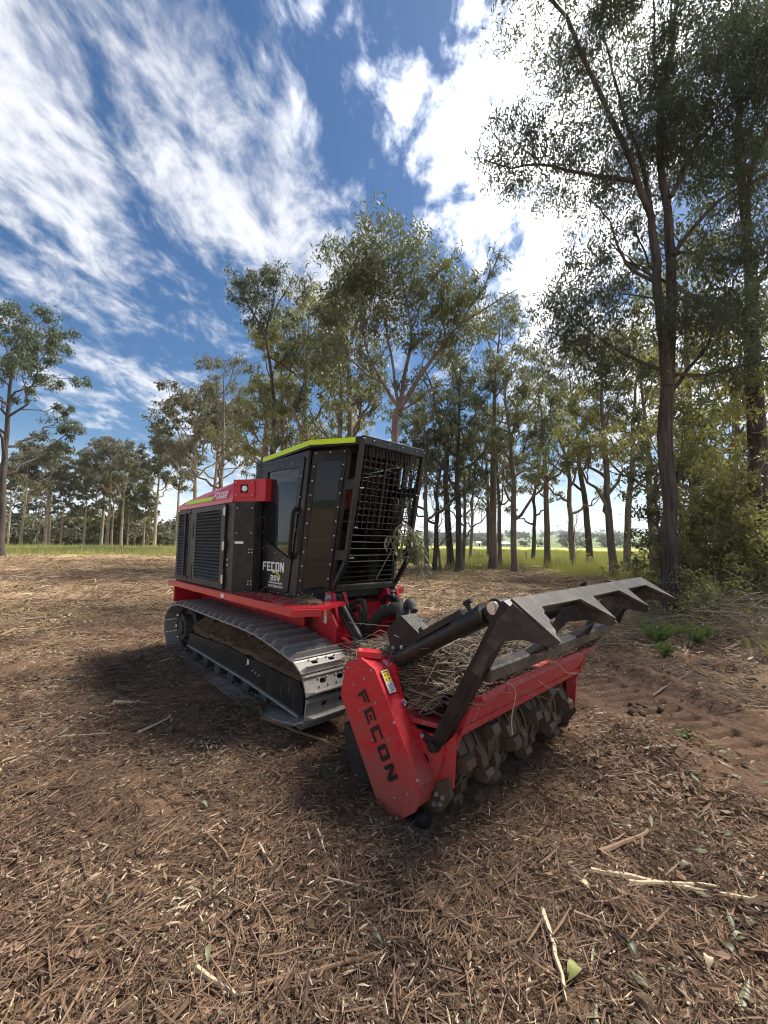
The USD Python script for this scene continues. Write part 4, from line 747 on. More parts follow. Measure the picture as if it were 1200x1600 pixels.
def grow(rng, trunk, r0, limbs, clumps, twigs=3, twig_r=.012):
    """Links every clump to the nearest fitting point of trunk and limbs. Returns (trunk mesh, limb meshes)."""
    tm = tube(trunk, r0, 14); nodes, rad = [np.asarray(trunk)[len(trunk) // 3:]], [np.asarray(r0)[len(trunk) // 3:]]; out = []
    for p, r in limbs:
        out.append(tube(p, r, 8)); nodes.append(np.asarray(p)[1:]); rad.append(np.asarray(r)[1:])
    N, R_ = np.vstack(nodes), np.concatenate(rad)
    for c, r, n in clumps:
        c, r = np.asarray(c, float), np.asarray(r, float)
        for k in range(twigs):
            e = c + unit(rng.normal(0, 1, 3)) * r * rng.uniform(.4, .95)
            d = N - e; hd = np.hypot(d[:, 0], d[:, 1]); cost = np.linalg.norm(d, axis=1) + 1.6 * np.maximum(0, d[:, 2] + .35 * hd)
            q = int(np.argmin(cost)); p = curve(rng, N[q], e, .30, 6, .07)
            ra = np.linspace(min(R_[q] * .6, twig_r * (1.2 + .5 * np.linalg.norm(e - N[q]))), twig_r * .3, 6)
            out.append(tube(p, ra, 5)); N = np.vstack([N, p[2:5]]); R_ = np.concatenate([R_, ra[2:5]])
    return tm, out
def gum(seed, H, spread, base=.45, majors=7, clump=1.0, nleaf=260, L=.2, W=.05, lean=(0, 0), fork=0, droop=.7, wob=.02, twig_r=.02):
    """A gum tree of its own shape: bare stem, steep limbs, leaves in clumps at their ends."""
    rng = np.random.default_rng(seed); n = 16; t = np.linspace(0, 1, n)
    w = np.cumsum(rng.normal(0, wob * H / 4, (n, 2)), 0); w -= w[0]
    tr = np.stack([w[:, 0] * t + lean[0] * H * t ** 1.3, w[:, 1] * t + lean[1] * H * t ** 1.3, H * .93 * t], 1); r0 = H * .0145 * ((1 - t) ** .8 * .93 + .07); r0[0] *= 1.35
    limbs, clumps = [], []
    at = lambda s: np.array([np.interp(s, t, tr[:, q]) for q in range(3)])
    for m in range(majors):
        s = base + (1 - base) * (m + rng.uniform(-.2, .2)) / majors * .93; s = min(max(s, base * .9), .96); a = m * 2.4 + rng.uniform(-.5, .5)
        Lm = spread * (1.12 - .62 * (s - base) / (1 - base)) * rng.uniform(.75, 1.15); el = rng.uniform(.55, 1.05) + .25 * (s - base)
        A = at(s); B = A + np.array([math.cos(a) * math.cos(el), math.sin(a) * math.cos(el), math.sin(el)]) * Lm
        p = curve(rng, A, B, .22, 8, .045); ra = np.linspace(np.interp(s, t, r0) * .62, twig_r * 1.2, 8); limbs.append((p, ra)); clumps.append((B, clump * rng.uniform(.8, 1.25)))
        for q in range(rng.integers(2, 5)):
            f = rng.uniform(.4, .92); A2 = p[int(f * 7)]; a2 = a + rng.uniform(-1.5, 1.5); e2 = rng.uniform(.1, 1.1); L2 = Lm * rng.uniform(.25, .5)
            B2 = A2 + np.array([math.cos(a2) * math.cos(e2), math.sin(a2) * math.cos(e2), math.sin(e2)]) * L2
            limbs.append((curve(rng, A2, B2, .2, 6, .05), np.linspace(ra[int(f * 7)] * .6, twig_r, 6))); clumps.append((B2, clump * rng.uniform(.6, 1.05)))
    for k in range(3): clumps.append((tr[-1] + rng.normal(0, .5, 3) * clump, clump * rng.uniform(.8, 1.1)))
    C = [(c, np.array([r, r, r * .62]) * 1.0, int(nleaf * r / clump * rng.uniform(.7, 1.3))) for c, r in clumps]
    tm, lm = grow(rng, tr, r0, limbs, C, 2, twig_r)
    return tm, lm, leaf_cloud(rng, C, L, W, droop)
def flute(m, amp):
    v = np.array(m.vertices); c = m.copy(); n_ = np.array(c.vertex_normals); k = meshkit.fbm(v * [9, 9, .9], 4, 5) - .5 + .7 * (meshkit.fbm(v * [22, 22, 2.5], 3, 6) - .5)
    return trimesh.Trimesh(v + n_ * (k * amp)[:, None], m.faces, process=False)
def plant(name, label, meshes, loc, barkm, leafm, cat='tree', rotz=0, group=None, leafname='crown'):
    t = thing(name, label, cat, loc, rotz, group)
    part(t, 'trunk', meshes[0], barkm, True); part(t, 'limbs', meshes[1], barkm, True, kind='stuff'); part(t, leafname, meshes[2], leafm, False, kind='stuff')
    return t

# ---- the big dark gum on the right (built in its own frame, base at the origin)
rng = np.random.default_rng(11)
BX, BY = 7.35, 10.4
def rel(pts, y=0.): return np.array([[p[0] - BX, p[2] if len(p) > 2 and False else (y if np.ndim(y) == 0 else 0), p[1]] for p in pts])
def limb(pts, r0, r1, y0=0., y1=0., n=12):
    p = np.array(pts, float); q = np.stack([p[:, 0] - BX, np.linspace(y0, y1, len(p)), p[:, 1]], 1); q = spline(q, n)
    q[1:-1] += rng.normal(0, .02, (n - 2, 3)); return q, np.linspace(r0, r1, n)
tr, r0 = limb([(7.35, -.1), (7.40, 1.2), (7.46, 2.8), (7.46, 4.4), (7.62, 6.6), (7.80, 8.3), (7.84, 11.1), (7.77, 13.6), (8.2, 16.3), (8.6, 19)], .27, .05, 0, .3, 34)
r0 = np.interp(np.linspace(0, 1, 34), [0, .03, .1, .35, .5, 1], [.25, .19, .175, .155, .115, .032])
bl = [limb([(7.50, 6.1), (7.42, 7.6), (7.29, 9.8), (7.26, 10.9)], .14, .09), limb([(7.26, 10.9), (6.73, 12.2), (6.2, 13.4), (5.3, 15.5), (4.78, 16.5), (3.88, 17.3), (3.15, 17.7)], .085, .03, 0, -.6),
      limb([(6.85, 11.9), (6.0, 11.95), (5.2, 11.94), (4.15, 12.1), (3.26, 11.9), (2.55, 12.0)], .06, .012, 0, -.5), limb([(7.28, 10.5), (7.3, 12), (7.0, 14), (6.7, 16), (6.5, 18)], .07, .02, 0, .8),
      limb([(7.83, 11.5), (8.6, 13), (9.5, 14.2), (10.6, 15.2)], .07, .02, 0, .3), limb([(7.8, 13.2), (7.2, 14.8), (6.9, 16.6)], .05, .015, 0, -1.0), limb([(7.6, 6.4), (8.6, 6.4), (9.3, 6.55), (10.4, 6.95)], .05, .012, 0, -.4),
      limb([(7.55, 5.9), (8.4, 6.9), (9.3, 8.2), (10.2, 10.2)], .06, .015, 0, .5), limb([(7.3, 9.0), (6.6, 9.7), (6.3, 11.2), (5.9, 11.9)], .05, .012, 0, .6), limb([(7.5, 6.5), (6.5, 7.0), (5.4, 7.9), (4.4, 9.0)], .05, .012, 0, .4),
      limb([(7.82, 9.8), (9.0, 11.2), (10.5, 12), (11.6, 12.8)], .06, .015, 0, -.6)]
bc = []
def spray(cx, cz, rx, rz, num, ry=1.3, y=0., n=440, r=(.55, .95)):
    for k in range(num):
        v = unit(rng.normal(0, 1, 3)) * rng.uniform(.2, 1) ** .5; q = rng.uniform(*r)
        bc.append(([cx - BX + v[0] * rx, y + v[1] * ry, cz + v[2] * rz], np.array([q, q, q * .62]), int(n * q * rng.uniform(.7, 1.3))))
spray(3.9, 12.3, 1.5, .55, 12, .9, -.4); spray(5.4, 13.0, 1.0, .8, 10, 1.0); spray(4.2, 17.0, 1.3, 1.0, 12, 1.2, -.4); spray(5.6, 16.2, 1.2, 1.6, 20); spray(7.0, 16.6, 1.7, 1.9, 34, 1.6)
spray(9.2, 15.5, 1.9, 2.4, 44, 1.6); spray(10.4, 12.5, 1.6, 1.8, 26, 1.4); spray(7.3, 13.3, 1.2, 1.2, 16, 1.3, .5); spray(5.5, 11.7, 1.2, .6, 8, .8, .5); spray(9.0, 9.0, 1.5, 1.2, 14, 1.2); spray(4.9, 8.6, 1.0, .8, 9, .9, .3); spray(9.7, 6.8, 1.0, .6, 8, .8); spray(10.3, 9.3, 1.3, 1.5, 20, 1.3); spray(8.2, 7.6, .9, .6, 8, .9, -.5); spray(6.3, 6.6, .9, .5, 7, .8, .5); spray(8.6, 13.5, 1.6, 1.4, 22, 1.5); spray(10.8, 16.5, 1.0, 1.6, 14, 1.3); spray(5.6, 9.3, .9, .8, 9, .9, .4); spray(5.0, 7.4, .7, .5, 6, .8, .5); spray(6.4, 7.9, .6, .7, 6, .8, -.4)
tm, lm = grow(rng, tr, r0, bl, bc, 4, .010)
tm = flute(tube(spline(tr, 160), np.interp(np.linspace(0, 1, 160), np.linspace(0, 1, 34), r0), 40), .06)
plant('gum_tree', 'tall dark-barked gum tree towering over the right, its stem splitting in two above', (tm, lm, leaf_cloud(rng, bc, .165, .034, .75, 22)), (BX, BY, ground_at(BX, BY)), 'dark_bark', 'dark_leaf')

# ---- the many-stemmed gum right behind the cab
rng = np.random.default_rng(12)
BX, BY = .36, 14.0
s_ = 14 / 629.3; X = lambda px: (px - 600) * s_ * 1.0; Z = lambda py: EYE + (849.8 - py) * s_
def L2(pts, r0, r1, y0=0., y1=0.): return limb([(X(330 + a / 2.4) + .0, Z(300 + b / 2.4)) for a, b in pts], r0, r1, y0, y1, 10)
tr, r0 = limb([(.30, -.1), (.36, 2.5), (.36, 5.0), (X(617), Z(633))], .17, .11, 0, 0, 12)
bl = [L2([(700, 800), (730, 620), (745, 500), (735, 380), (715, 270), (690, 150)], .085, .012, 0, .5), L2([(700, 795), (610, 660), (560, 500), (545, 360), (530, 260)], .06, .012, 0, -.6), L2([(698, 780), (665, 560), (640, 420), (620, 280), (600, 150)], .06, .012, 0, .8),
      L2([(702, 800), (800, 640), (880, 530), (930, 470), (1050, 390), (1150, 330)], .09, .012, 0, -.3), L2([(702, 805), (790, 740), (860, 690), (960, 700)], .05, .01, 0, .4), L2([(880, 530), (870, 380), (880, 250)], .05, .01, -.1, .5), L2([(930, 470), (1020, 330), (1070, 220), (1100, 160)], .035, .008, -.2, -.6),
      L2([(745, 560), (800, 490), (840, 470)], .06, .02, 0, .5), L2([(740, 480), (790, 330), (800, 200)], .04, .01, .3, .9), L2([(640, 700), (520, 600), (450, 470)], .035, .01, 0, .5)]
bc = []
def sp2(cx, cy, rx, rz, num, **k): spray(X(330 + cx / 2.4), Z(300 + cy / 2.4), rx * s_ / 2.4, rz * s_ / 2.4, num, **k)
sp2(620, 170, 140, 110, 24, ry=1.5, n=166); sp2(740, 190, 100, 90, 12, ry=1.3, n=149); sp2(560, 400, 60, 80, 6, ry=1.0, n=115); sp2(700, 380, 60, 100, 7, ry=1.0, n=115); sp2(800, 480, 70, 100, 8, ry=.9, n=126); sp2(420, 620, 90, 120, 6, ry=.9, y=1.0, n=137); sp2(520, 640, 50, 60, 5, ry=.8, n=115); sp2(420, 560, 80, 110, 7, ry=1.0, y=.8, n=149); sp2(480, 700, 80, 90, 5, ry=1.0, y=.8, n=137); sp2(900, 560, 90, 80, 8, ry=.9, n=137); sp2(640, 480, 120, 70, 9, ry=1.2, n=126); sp2(500, 250, 80, 70, 12, ry=1.2, n=230); sp2(440, 380, 70, 90, 12, ry=1.0, y=.6, n=218); sp2(850, 310, 120, 100, 22, ry=1.3, n=218); sp2(940, 430, 90, 90, 12, ry=1.0, n=172); sp2(620, 320, 160, 60, 14, ry=1.2, n=189); sp2(1085, 190, 30, 50, 3, ry=.5, n=115, r=(.35, .5)); sp2(1000, 250, 60, 40, 4, ry=.6, n=126, r=(.4, .6)); sp2(760, 700, 60, 60, 4, ry=.6, n=172, r=(.4, .6)); sp2(1100, 360, 60, 40, 4, ry=.5, n=103, r=(.35, .55))
tm, lm = grow(rng, tr, r0, bl, bc, 4, .011)
plant('gum_tree', 'leafy gum tree with many rising stems right behind the cab, widest crown of the middle', (tm, lm, leaf_cloud(rng, bc, .20, .05, .6, 13)), (BX, BY, ground_at(BX, BY)), 'grey_bark', 'gum_leaf')

# ---- tall thin gum left of it
rng = np.random.default_rng(13)
BX, BY = -8.0, 26.0; s_ = 26 / 629.3
P_ = lambda a, b: (X(330 + a / 2.4) + .0, Z(300 + b / 2.4))
tr, r0 = limb([(-7.7, -.1), (-7.55, 5), P_(220, 960), P_(210, 700), P_(185, 560), P_(180, 480), P_(205, 400), P_(205, 330)], .22, .05, 0, 0, 24)
bl = [limb([P_(185, 540), P_(150, 470), P_(105, 390), P_(75, 320)], .09, .02, 0, -.5, 10), limb([P_(200, 430), P_(235, 360), P_(270, 280), P_(275, 245)], .06, .015, 0, .3, 10), limb([P_(190, 600), P_(260, 640), P_(330, 700)], .07, .02, 0, .4, 10), limb([P_(215, 650), P_(280, 560), P_(330, 430)], .07, .02, 0, .6, 10), limb([P_(205, 360), P_(215, 300), P_(185, 270)], .05, .02, 0, 0, 8)]
bc = []
sp2(80, 330, 45, 40, 12, ry=1.2, n=170, r=(.7, 1.1)); sp2(190, 290, 50, 40, 12, ry=1.2, n=170, r=(.7, 1.1)); sp2(140, 390, 60, 60, 9, ry=1.2, n=110, r=(.6, 1.0)); sp2(190, 430, 70, 70, 9, ry=1.2, n=100, r=(.6, 1.0)); sp2(290, 520, 60, 120, 12, ry=1.5, n=120, r=(.7, 1.1)); sp2(150, 480, 40, 30, 3, ry=.8, n=100)
tm, lm = grow(rng, tr, r0, bl, bc, 3, .02)
plant('gum_tree', 'tall thin dark gum tree with a small ragged crown, left of the leafy one', (tm, lm, leaf_cloud(rng, bc, .26, .075, .6)), (BX, BY, ground_at(BX, BY)), 'dark_bark', 'dark_leaf')

# ---- kinds of trees that repeat, each copy at its own spot
KINDS = [dict(seed=21, H=15, spread=3.9, base=.30, majors=11, clump=.85, nleaf=176, L=.25, W=.065), dict(seed=22, H=16, spread=3.4, base=.36, majors=10, clump=.8, nleaf=168, L=.25, W=.065, lean=(.06, 0)),
         dict(seed=23, H=13, spread=3.6, base=.26, majors=11, clump=.85, nleaf=184, L=.24, W=.065, wob=.05), dict(seed=24, H=14, spread=3.0, base=.28, majors=9, clump=.7, nleaf=142, L=.24, W=.06, lean=(-.08, .03), wob=.06)]
FARK = [dict(seed=31, H=25, spread=8.0, base=.45, majors=10, clump=1.8, nleaf=210, L=.55, W=.24, twig_r=.05), dict(seed=32, H=25, spread=7.5, base=.52, majors=9, clump=1.7, nleaf=210, L=.55, W=.24, twig_r=.05), dict(seed=33, H=22, spread=5.0, base=.42, majors=9, clump=1.6, nleaf=210, L=.5, W=.22, twig_r=.04)]
PROTO = {}
def proto(key, kw, barkm, leafm, name='gum_tree'):
    if key not in PROTO: PROTO[key] = (gum(**kw), barkm, leafm)
    return PROTO[key]
FIRST = {}
def tree(key, kw, barkm, leafm, label, x, y, rot, sc, group, name='gum_tree', cat='tree'):
    loc = (x, y, ground_at(x, y) - .05)
    if key not in FIRST:
        FIRST[key] = cls = stage.CreateClassPrim(f'/World/Looks/kind_{key}')
        ms = gum(**kw) if isinstance(kw, dict) else kw
        for nm, m, mt in (('trunk', ms[0], barkm), ('limbs', ms[1], barkm), ('crown', ms[2], leafm)):
            if isinstance(m, list): m = trimesh.util.concatenate(m)
            q = usdkit.mesh(stage, f'/World/Looks/kind_{key}/{nm}', m, MAT[mt], nm != 'crown')
            if nm != 'trunk': tag(q, kind='stuff')
    return copy_of(FIRST[key], name, label, cat, loc, rot, sc, group)
# (kind, x, y, turn, size, label)
def ray_ground(px, d, base_y=0.):                                    # spot at depth d on the line that the photo's column gives
    return ((px - 600) / 629.3 * d, d)
MIDG = 'gum trees along the edge of the clearing'
mid = [(0, 667, 25.4, 10, .80, 'gum_leaf', 'slim gum with a straight trunk, closest to the right of the cage'), (3, 679, 26.0, 200, .85, 'dark_leaf', 'slim gum leaning right, paired with the straight one beside the cage'),
       (1, 717, 25.7, 90, .95, 'dark_leaf', 'dark straight gum standing just right of the paired slim gums'), (2, 723, 29, 30, .8, 'gum_leaf', 'thin gum half hidden behind the dark straight gum'), (3, 735, 44, 120, 1.0, 'gum_leaf', 'slender gum at the field edge behind the dark straight gum'),
       (0, 764, 46.6, 50, 1.25, 'dark_leaf', 'thick forked gum at the edge of the green field, left of the farmhouse'), (1, 781, 33, 250, .85, 'olive_leaf', 'pale gum with a bare lower stem beside the farmhouse'),
       (2, 804, 25.8, 300, 1.15, 'gum_leaf', 'gum forking low into a Y, nearest one before the green field'), (3, 832, 42, 180, 1.1, 'dark_leaf', 'gum leaning right behind the Y-shaped gum'), (0, 855, 32.6, 75, 1.2, 'gum_leaf', 'straight gum with rough dark trunk midway along the field'),
       (3, 895, 33, 20, 1.2, 'gum_leaf', 'thin bent gum left of the knobbly one'), (1, 921, 34.2, 130, 1.25, 'dark_leaf', 'knobbly gum with a swollen stem, right end of the open field'), (2, 958, 22.7, 220, 1.2, 'olive_leaf', 'dark stout gum behind the tip of the pusher bar'),
       (1, 978, 27, 310, 1.05, 'gum_leaf', 'gum just right of the dark stout one'), (0, 1085, 17, 140, 1.0, 'olive_leaf', 'reddish leaning gum behind the big dark gum'), 
       (2, 1150, 19, 77, 1.1, 'gum_leaf', 'gum standing in the thicket right of the big dark gum'), (0, 1020, 24, 15, 1.05, 'gum_leaf', 'gum in the shade left of the big dark gum'), (3, 1120, 26, 270, 1.2, 'olive_leaf', 'gum deep in the thicket on the right'),
       (1, 560, 27, 160, 1.35, 'gum_leaf', 'gum whose stem is hidden behind the cab, left of the leafy one'), (2, 520, 24, 60, 1.4, 'gum_leaf', 'bushy gum rising behind the cab roof'), (0, 470, 30, 190, 1.4, 'olive_leaf', 'spreading gum behind the engine, under the tall thin gum'),
       (2, 445, 28, 280, 1.4, 'olive_leaf', 'low spreading gum with yellow-green leaves over the red hood'), (1, 395, 34, 5, 1.35, 'gum_leaf', 'gum behind the hood with two high leaf domes'), (3, 705, 30, 330, 1.35, 'dark_leaf', 'tall gum standing back between the leafy gum and the field'),
       (0, 770, 29, 225, 1.35, 'gum_leaf', 'gum with a high crown over the farmhouse'), (2, 640, 38, 145, 1.25, 'dark_leaf', 'gum seen through the cage, behind the cab'), (0, 345, 40, 33, 1.4, 'far_leaf', 'broad flat-topped gum rising left of the red hood')]
for kd, px, d, rot, sc, lf, lab in mid:
    x, y = ray_ground(px, d)
    tree(f'mid_{kd}_{lf}', KINDS[kd], 'dark_bark' if lf == 'dark_leaf' else 'grey_bark', lf, lab, x, y, rot, sc, MIDG)
FARX = [(1, 148, 130, 80, 1.1, 'hazy gum set back left of the domed gum'), (2, 212, 120, 190, 1.15, 'hazy gum set back behind the sapling gum'), (2, 55, 128, 300, 1.1, 'hazy gum set back near the left edge')]
FARG = 'gum trees beyond the left fence'
far = [(0, 35, 95, 20, .95, 'gum with reddish trunk near the left edge, beyond the fence'), (1, 72, 100, 90, 1.05, 'tall gum of a close pair near the left edge'), (0, 78, 102, 210, 1.0, 'thicker gum of the close pair near the left edge'), (2, 97, 98, 40, .75, 'small thin gum right of the close pair'), (2, 133, 96, 100, .8, 'bushy low gum left of the orange-stemmed gum'),
       (1, 160, 105, 150, 1.12, 'gum in the middle of the left row with a domed crown'), (0, 169, 98, 330, 1.05, 'orange-stemmed gum in the middle of the left row'), (2, 176, 103, 60, .9, 'slim gum touching the orange-stemmed gum'), (1, 191, 92, 250, .9, 'pale leaning gum at the fence'), (2, 201, 100, 10, .7, 'sapling gum behind the fence'), (2, 226, 104, 280, .75, 'dense young gum left of the pale straight stem'),
       (0, 243, 98, 120, 1.12, 'gum with a pale straight stem left of the machine'), (1, 277, 104, 75, 1.15, 'gum whose stem rises just behind the louvred engine side'), (0, 305, 66, 200, 1.1, 'gum rising above the rear end of the red hood'), (1, 15, 110, 300, .85, 'gum behind the rough trunk at the left edge'), (0, 330, 72, 45, 1.15, 'gum above the lime stripe of the hood')]
for kd, px, d, rot, sc, lab in far + FARX:
    x, y = ray_ground(px, d); tree(f'far_{kd}', FARK[kd], 'pale_bark', 'far_leaf', lab, x, y, rot, sc, FARG)
x, y = ray_ground(3, 42)
tree('edge', dict(seed=41, H=27, spread=10.0, base=.34, majors=14, clump=1.6, nleaf=460, L=.40, W=.13, wob=.03, twig_r=.03), 'dark_bark', 'dark_leaf', 'rough-barked gum cut by the left edge with bare branches reaching right', x, y, 35, .98, None)
x, y = ray_ground(1187, 11.4)
tree('tall_edge', dict(seed=47, H=19, spread=4.6, base=.45, majors=11, clump=.9, nleaf=330, L=.20, W=.05, wob=.015), 'dark_bark', 'dark_leaf', 'dark gum trunk at the right edge of the photo', x, y, 45, 1.0, None)
for px, d, rot, sc, lab in [(893, 29, 40, .8, 'small dead sapling with bare twigs between the field trees'), (688, 27, 200, 1.0, 'leafless thin stem beside the paired slim gums'), (1032, 13.5, 90, 1.0, 'bare crooked sapling just left of the big dark gum'), (1128, 14.5, 300, 1.3, 'leaning dead stem in the thicket right of the big gum')]:
    x, y = ray_ground(px, d); tree('bare', dict(seed=46, H=6.0, spread=2.0, base=.22, majors=9, clump=.5, nleaf=5, L=.1, W=.04, lean=(.12, 0), wob=.07, twig_r=.006), 'grey_bark', 'olive_leaf', lab, x, y, rot, sc, None, name='dead_sapling', cat='dead tree')
# trees behind the photographer: they show as reflections in the cab windows
for k, (x, y, r, s) in enumerate([(-13, -6, 20, 1.0), (-18, -13, 100, 1.2), (-9, -16, 200, 1.1), (-22, -4, 300, 1.1), (-28, -16, 60, 1.3)]):
    tree(f'mid_{k % 3}_gum_leaf', KINDS[k % 3], 'grey_bark', 'gum_leaf', 'gum tree standing behind the photographer, seen mirrored in the cab windows', x, y, r, s, 'gum trees mirrored in the cab windows')

# ---- saplings and bushes of the thicket on the right
def sapling(seed, H, spread, n, L, W, droop=.3):
    rng = np.random.default_rng(seed); stems, cl = [], []
    for k in range(5):
        a = k * 2.5 + rng.uniform(-.4, .4); e = np.array([math.cos(a) * spread * rng.uniform(.2, .7), math.sin(a) * spread * rng.uniform(.2, .7), H * rng.uniform(.65, 1)])
        stems.append((curve(rng, [0, 0, 0], e, .1, 10, .03), np.linspace(.028 * H / 4, .006, 10)))
    for p, r in stems:
        for q in range(9): cl.append((p[rng.integers(3, 10)] + rng.normal(0, .28, 3) * [spread, spread, .9], np.array([.42, .42, .30]) * rng.uniform(.7, 1.3), int(n / 62 * rng.uniform(.5, 1.5))))
    tm, lm = grow(rng, stems[0][0], stems[0][1], stems[1:], cl, 2, .006)
    return tm, lm, leaf_cloud(rng, cl, L, W, droop)
SAP = [(sapling(51, 4.5, 1.3, 6000, .12, .052), 'olive_leaf'), (sapling(52, 3.2, 1.2, 5200, .12, .055), 'olive_leaf'), (sapling(53, 5.5, 1.5, 6500, .13, .052), 'gum_leaf'), (sapling(54, 1.5, .9, 3000, .10, .042), 'olive_leaf')]
SG = 'leafy saplings in the thicket on the right'
saps = [(3, 1000, 15, 0, 1.0), (1, 1075, 11.5, 100, .9), (0, 1110, 12.5, 160, 1.1), (1, 1180, 10.5, 250, 1.0), (3, 1035, 12, 20, 1.0), (0, 1200, 15, 140, 1.2), (1, 1130, 16, 190, 1.4), 
        (3, 1090, 9.8, 290, .9), (3, 1150, 10.2, 330, 1.2), (1, 1230, 11.5, 195, 1.2), (3, 1110, 9.0, 75, .8), (0, 1090, 20, 310, 1.4), (2, 1060, 13, 190, 1.3), (0, 1170, 12, 20, 1.45), (0, 1140, 11, 230, 1.35)]
ORD = 'first second third fourth fifth sixth seventh eighth ninth tenth eleventh twelfth thirteenth fourteenth fifteenth sixteenth seventeenth eighteenth nineteenth twentieth twenty-first'.split()
saps = sorted(saps, key=lambda q: q[1])
for n_, (kd, px, d, rot, sc) in enumerate(saps):
    x, y = ray_ground(px, d); size = 'low bushy' if kd == 3 else 'tall' if kd == 2 else 'leafy'; where = 'at the front of' if d < 12 else 'deep in' if d > 15 else 'in the middle of'
    tree(f'sapling_{kd}', SAP[kd][0], 'grey_bark', SAP[kd][1], f'{size} sapling {where} the right-hand thicket, {ORD[n_]} from the left', x, y, rot, sc, SG, name='sapling', cat='sapling')
for n_, (px, d, rot, sc, lab) in enumerate([(750, 45, 10, .75, 'bushy shrub at the foot of the thick forked gum by the field'), (925, 31, 70, .6, 'dark low shrub at the foot of the knobbly gum')]):
    x, y = ray_ground(px, d); tree('sapling_3', SAP[3][0], 'grey_bark', 'olive_leaf', lab, x, y, rot, sc * 1.3, None, name='shrub', cat='shrub')

# ---- bush beyond the left fence and in the valley: one far-off mass each
def far_bush(seed):
    rng = np.random.default_rng(seed); cl = [(rng.normal(0, 1, 3) * [2.0, 2.0, .9] + [0, 0, 2.6], np.array([1.3, 1.3, .9]) * rng.uniform(.7, 1.3), 70) for _ in range(12)]
    return trimesh.util.concatenate([leaf_cloud(rng, cl, .75, .42, .3)] + [tube([[c[0][0] * .3, c[0][1] * .3, 0], c[0]], [.12, .04], 4) for c in cl[:6]])
def bushes(name, pts, sc, label):
    pi = UsdGeom.PointInstancer.Define(stage, '/World/' + name); pr = []
    for k in range(3):
        m = usdkit.mesh(stage, f'/World/{name}/bush_{k:03d}', far_bush(60 + k), MAT['far_leaf'], False); pr.append(m.GetPrim())
    r = np.random.default_rng(5)
    USED['/World/' + name] = 0
    pi.CreatePrototypesRel().SetTargets([p.GetPath() for p in pr]); n = len(pts)
    pi.CreateProtoIndicesAttr(Vt.IntArray.FromNumpy(r.integers(0, 3, n).astype(np.int32))); z = terrain(pts[:, 0], pts[:, 1]) - .3
    pi.CreatePositionsAttr(Vt.Vec3fArray.FromNumpy(np.column_stack([pts, z]).astype(np.float32)))
    a = r.uniform(0, 6.28, n) / 2; pi.CreateOrientationsAttr(Vt.QuathArray([Gf.Quath(float(math.cos(q)), 0, 0, float(math.sin(q))) for q in a]))
    pi.CreateScalesAttr(Vt.Vec3fArray.FromNumpy(np.repeat(np.asarray(sc, np.float32)[:, None], 3, 1)))
    tag(pi, label, 'bushland', None, 'stuff')
r = np.random.default_rng(8)
d = r.uniform(115, 230, 420); px = r.uniform(-350, 430, 420); bushes('distant_bushland', np.column_stack([(px - 600) / 629.3 * d, d]), r.uniform(.7, 1.7, 420) * np.where(r.random(420) < .25, 1.7, 1), 'band of mid-green bushland beyond the left fence')
d = np.r_[r.uniform(300, 900, 520), r.uniform(900, 2200, 300)]; px = r.uniform(300, 1500, 820); nz = meshkit.fbm(np.column_stack([px / 60, d / 160, px * 0]), 3, 30)
k_ = (nz > .47) & ~((np.abs(px - 502) < 0)); pts = np.column_stack([(px - 600) / 629.3 * d, d])[k_]
bushes('valley_woodland', pts, (r.uniform(.8, 1.6, 820) * np.interp(np.r_[d], [300, 900, 2200], [1.0, 2.0, 3.2]))[k_], 'scattered woodland of the valley seen between the trunks on the right')

# ---- farmhouse in the valley
hx, hy = ray_ground(787, 330)
hz = ground_at(hx, hy)
hs = thing('farmhouse', 'small white farmhouse with a pale low roof far across the green field', 'house', (hx, hy, hz), 8)
part(hs, 'wall', cbox(-4.6, 4.6, -3, 3, -.3, 2.7, .02), 'house_white')
part(hs, 'roof', hull([(-5.4, -3.9, 2.6), (5.4, -3.9, 2.6), (5.4, 3.9, 2.6), (-5.4, 3.9, 2.6), (-3.0, 0, 4.2), (3.0, 0, 4.2)]), 'house_roof', False)
for u in (-3.2, -1.2, 1.4, 3.4): part(hs, 'window', cbox(u - .5, u + .5, -3.03, -2.99, .9, 2.1, .01), 'dark_glass')
for u in (-4.9, -2.5, 0, 2.5, 4.9): part(hs, 'veranda_post', cbox(u - .06, u + .06, -3.8, -3.68, -.3, 2.62, .01), 'house_white')
sx_, sy_ = ray_ground(747, 345)
sh = thing('farm_shed', 'small pale shed left of the farmhouse across the field', 'shed', (sx_, sy_, ground_at(sx_, sy_)), 20)
part(sh, 'wall', cbox(-2.2, 2.2, -2, 2, -.3, 3.0, .02), 'house_white'); part(sh, 'roof', hull([(-2.5, -2.3, 2.9), (2.5, -2.3, 2.9), (2.5, 2.3, 2.9), (-2.5, 2.3, 2.9), (-2.5, 0, 4.3), (2.5, 0, 4.3)]), 'house_roof', False)
part(sh, 'door', cbox(-.8, .8, -2.03, -1.99, -.2, 2.2, .01), 'dark_glass')

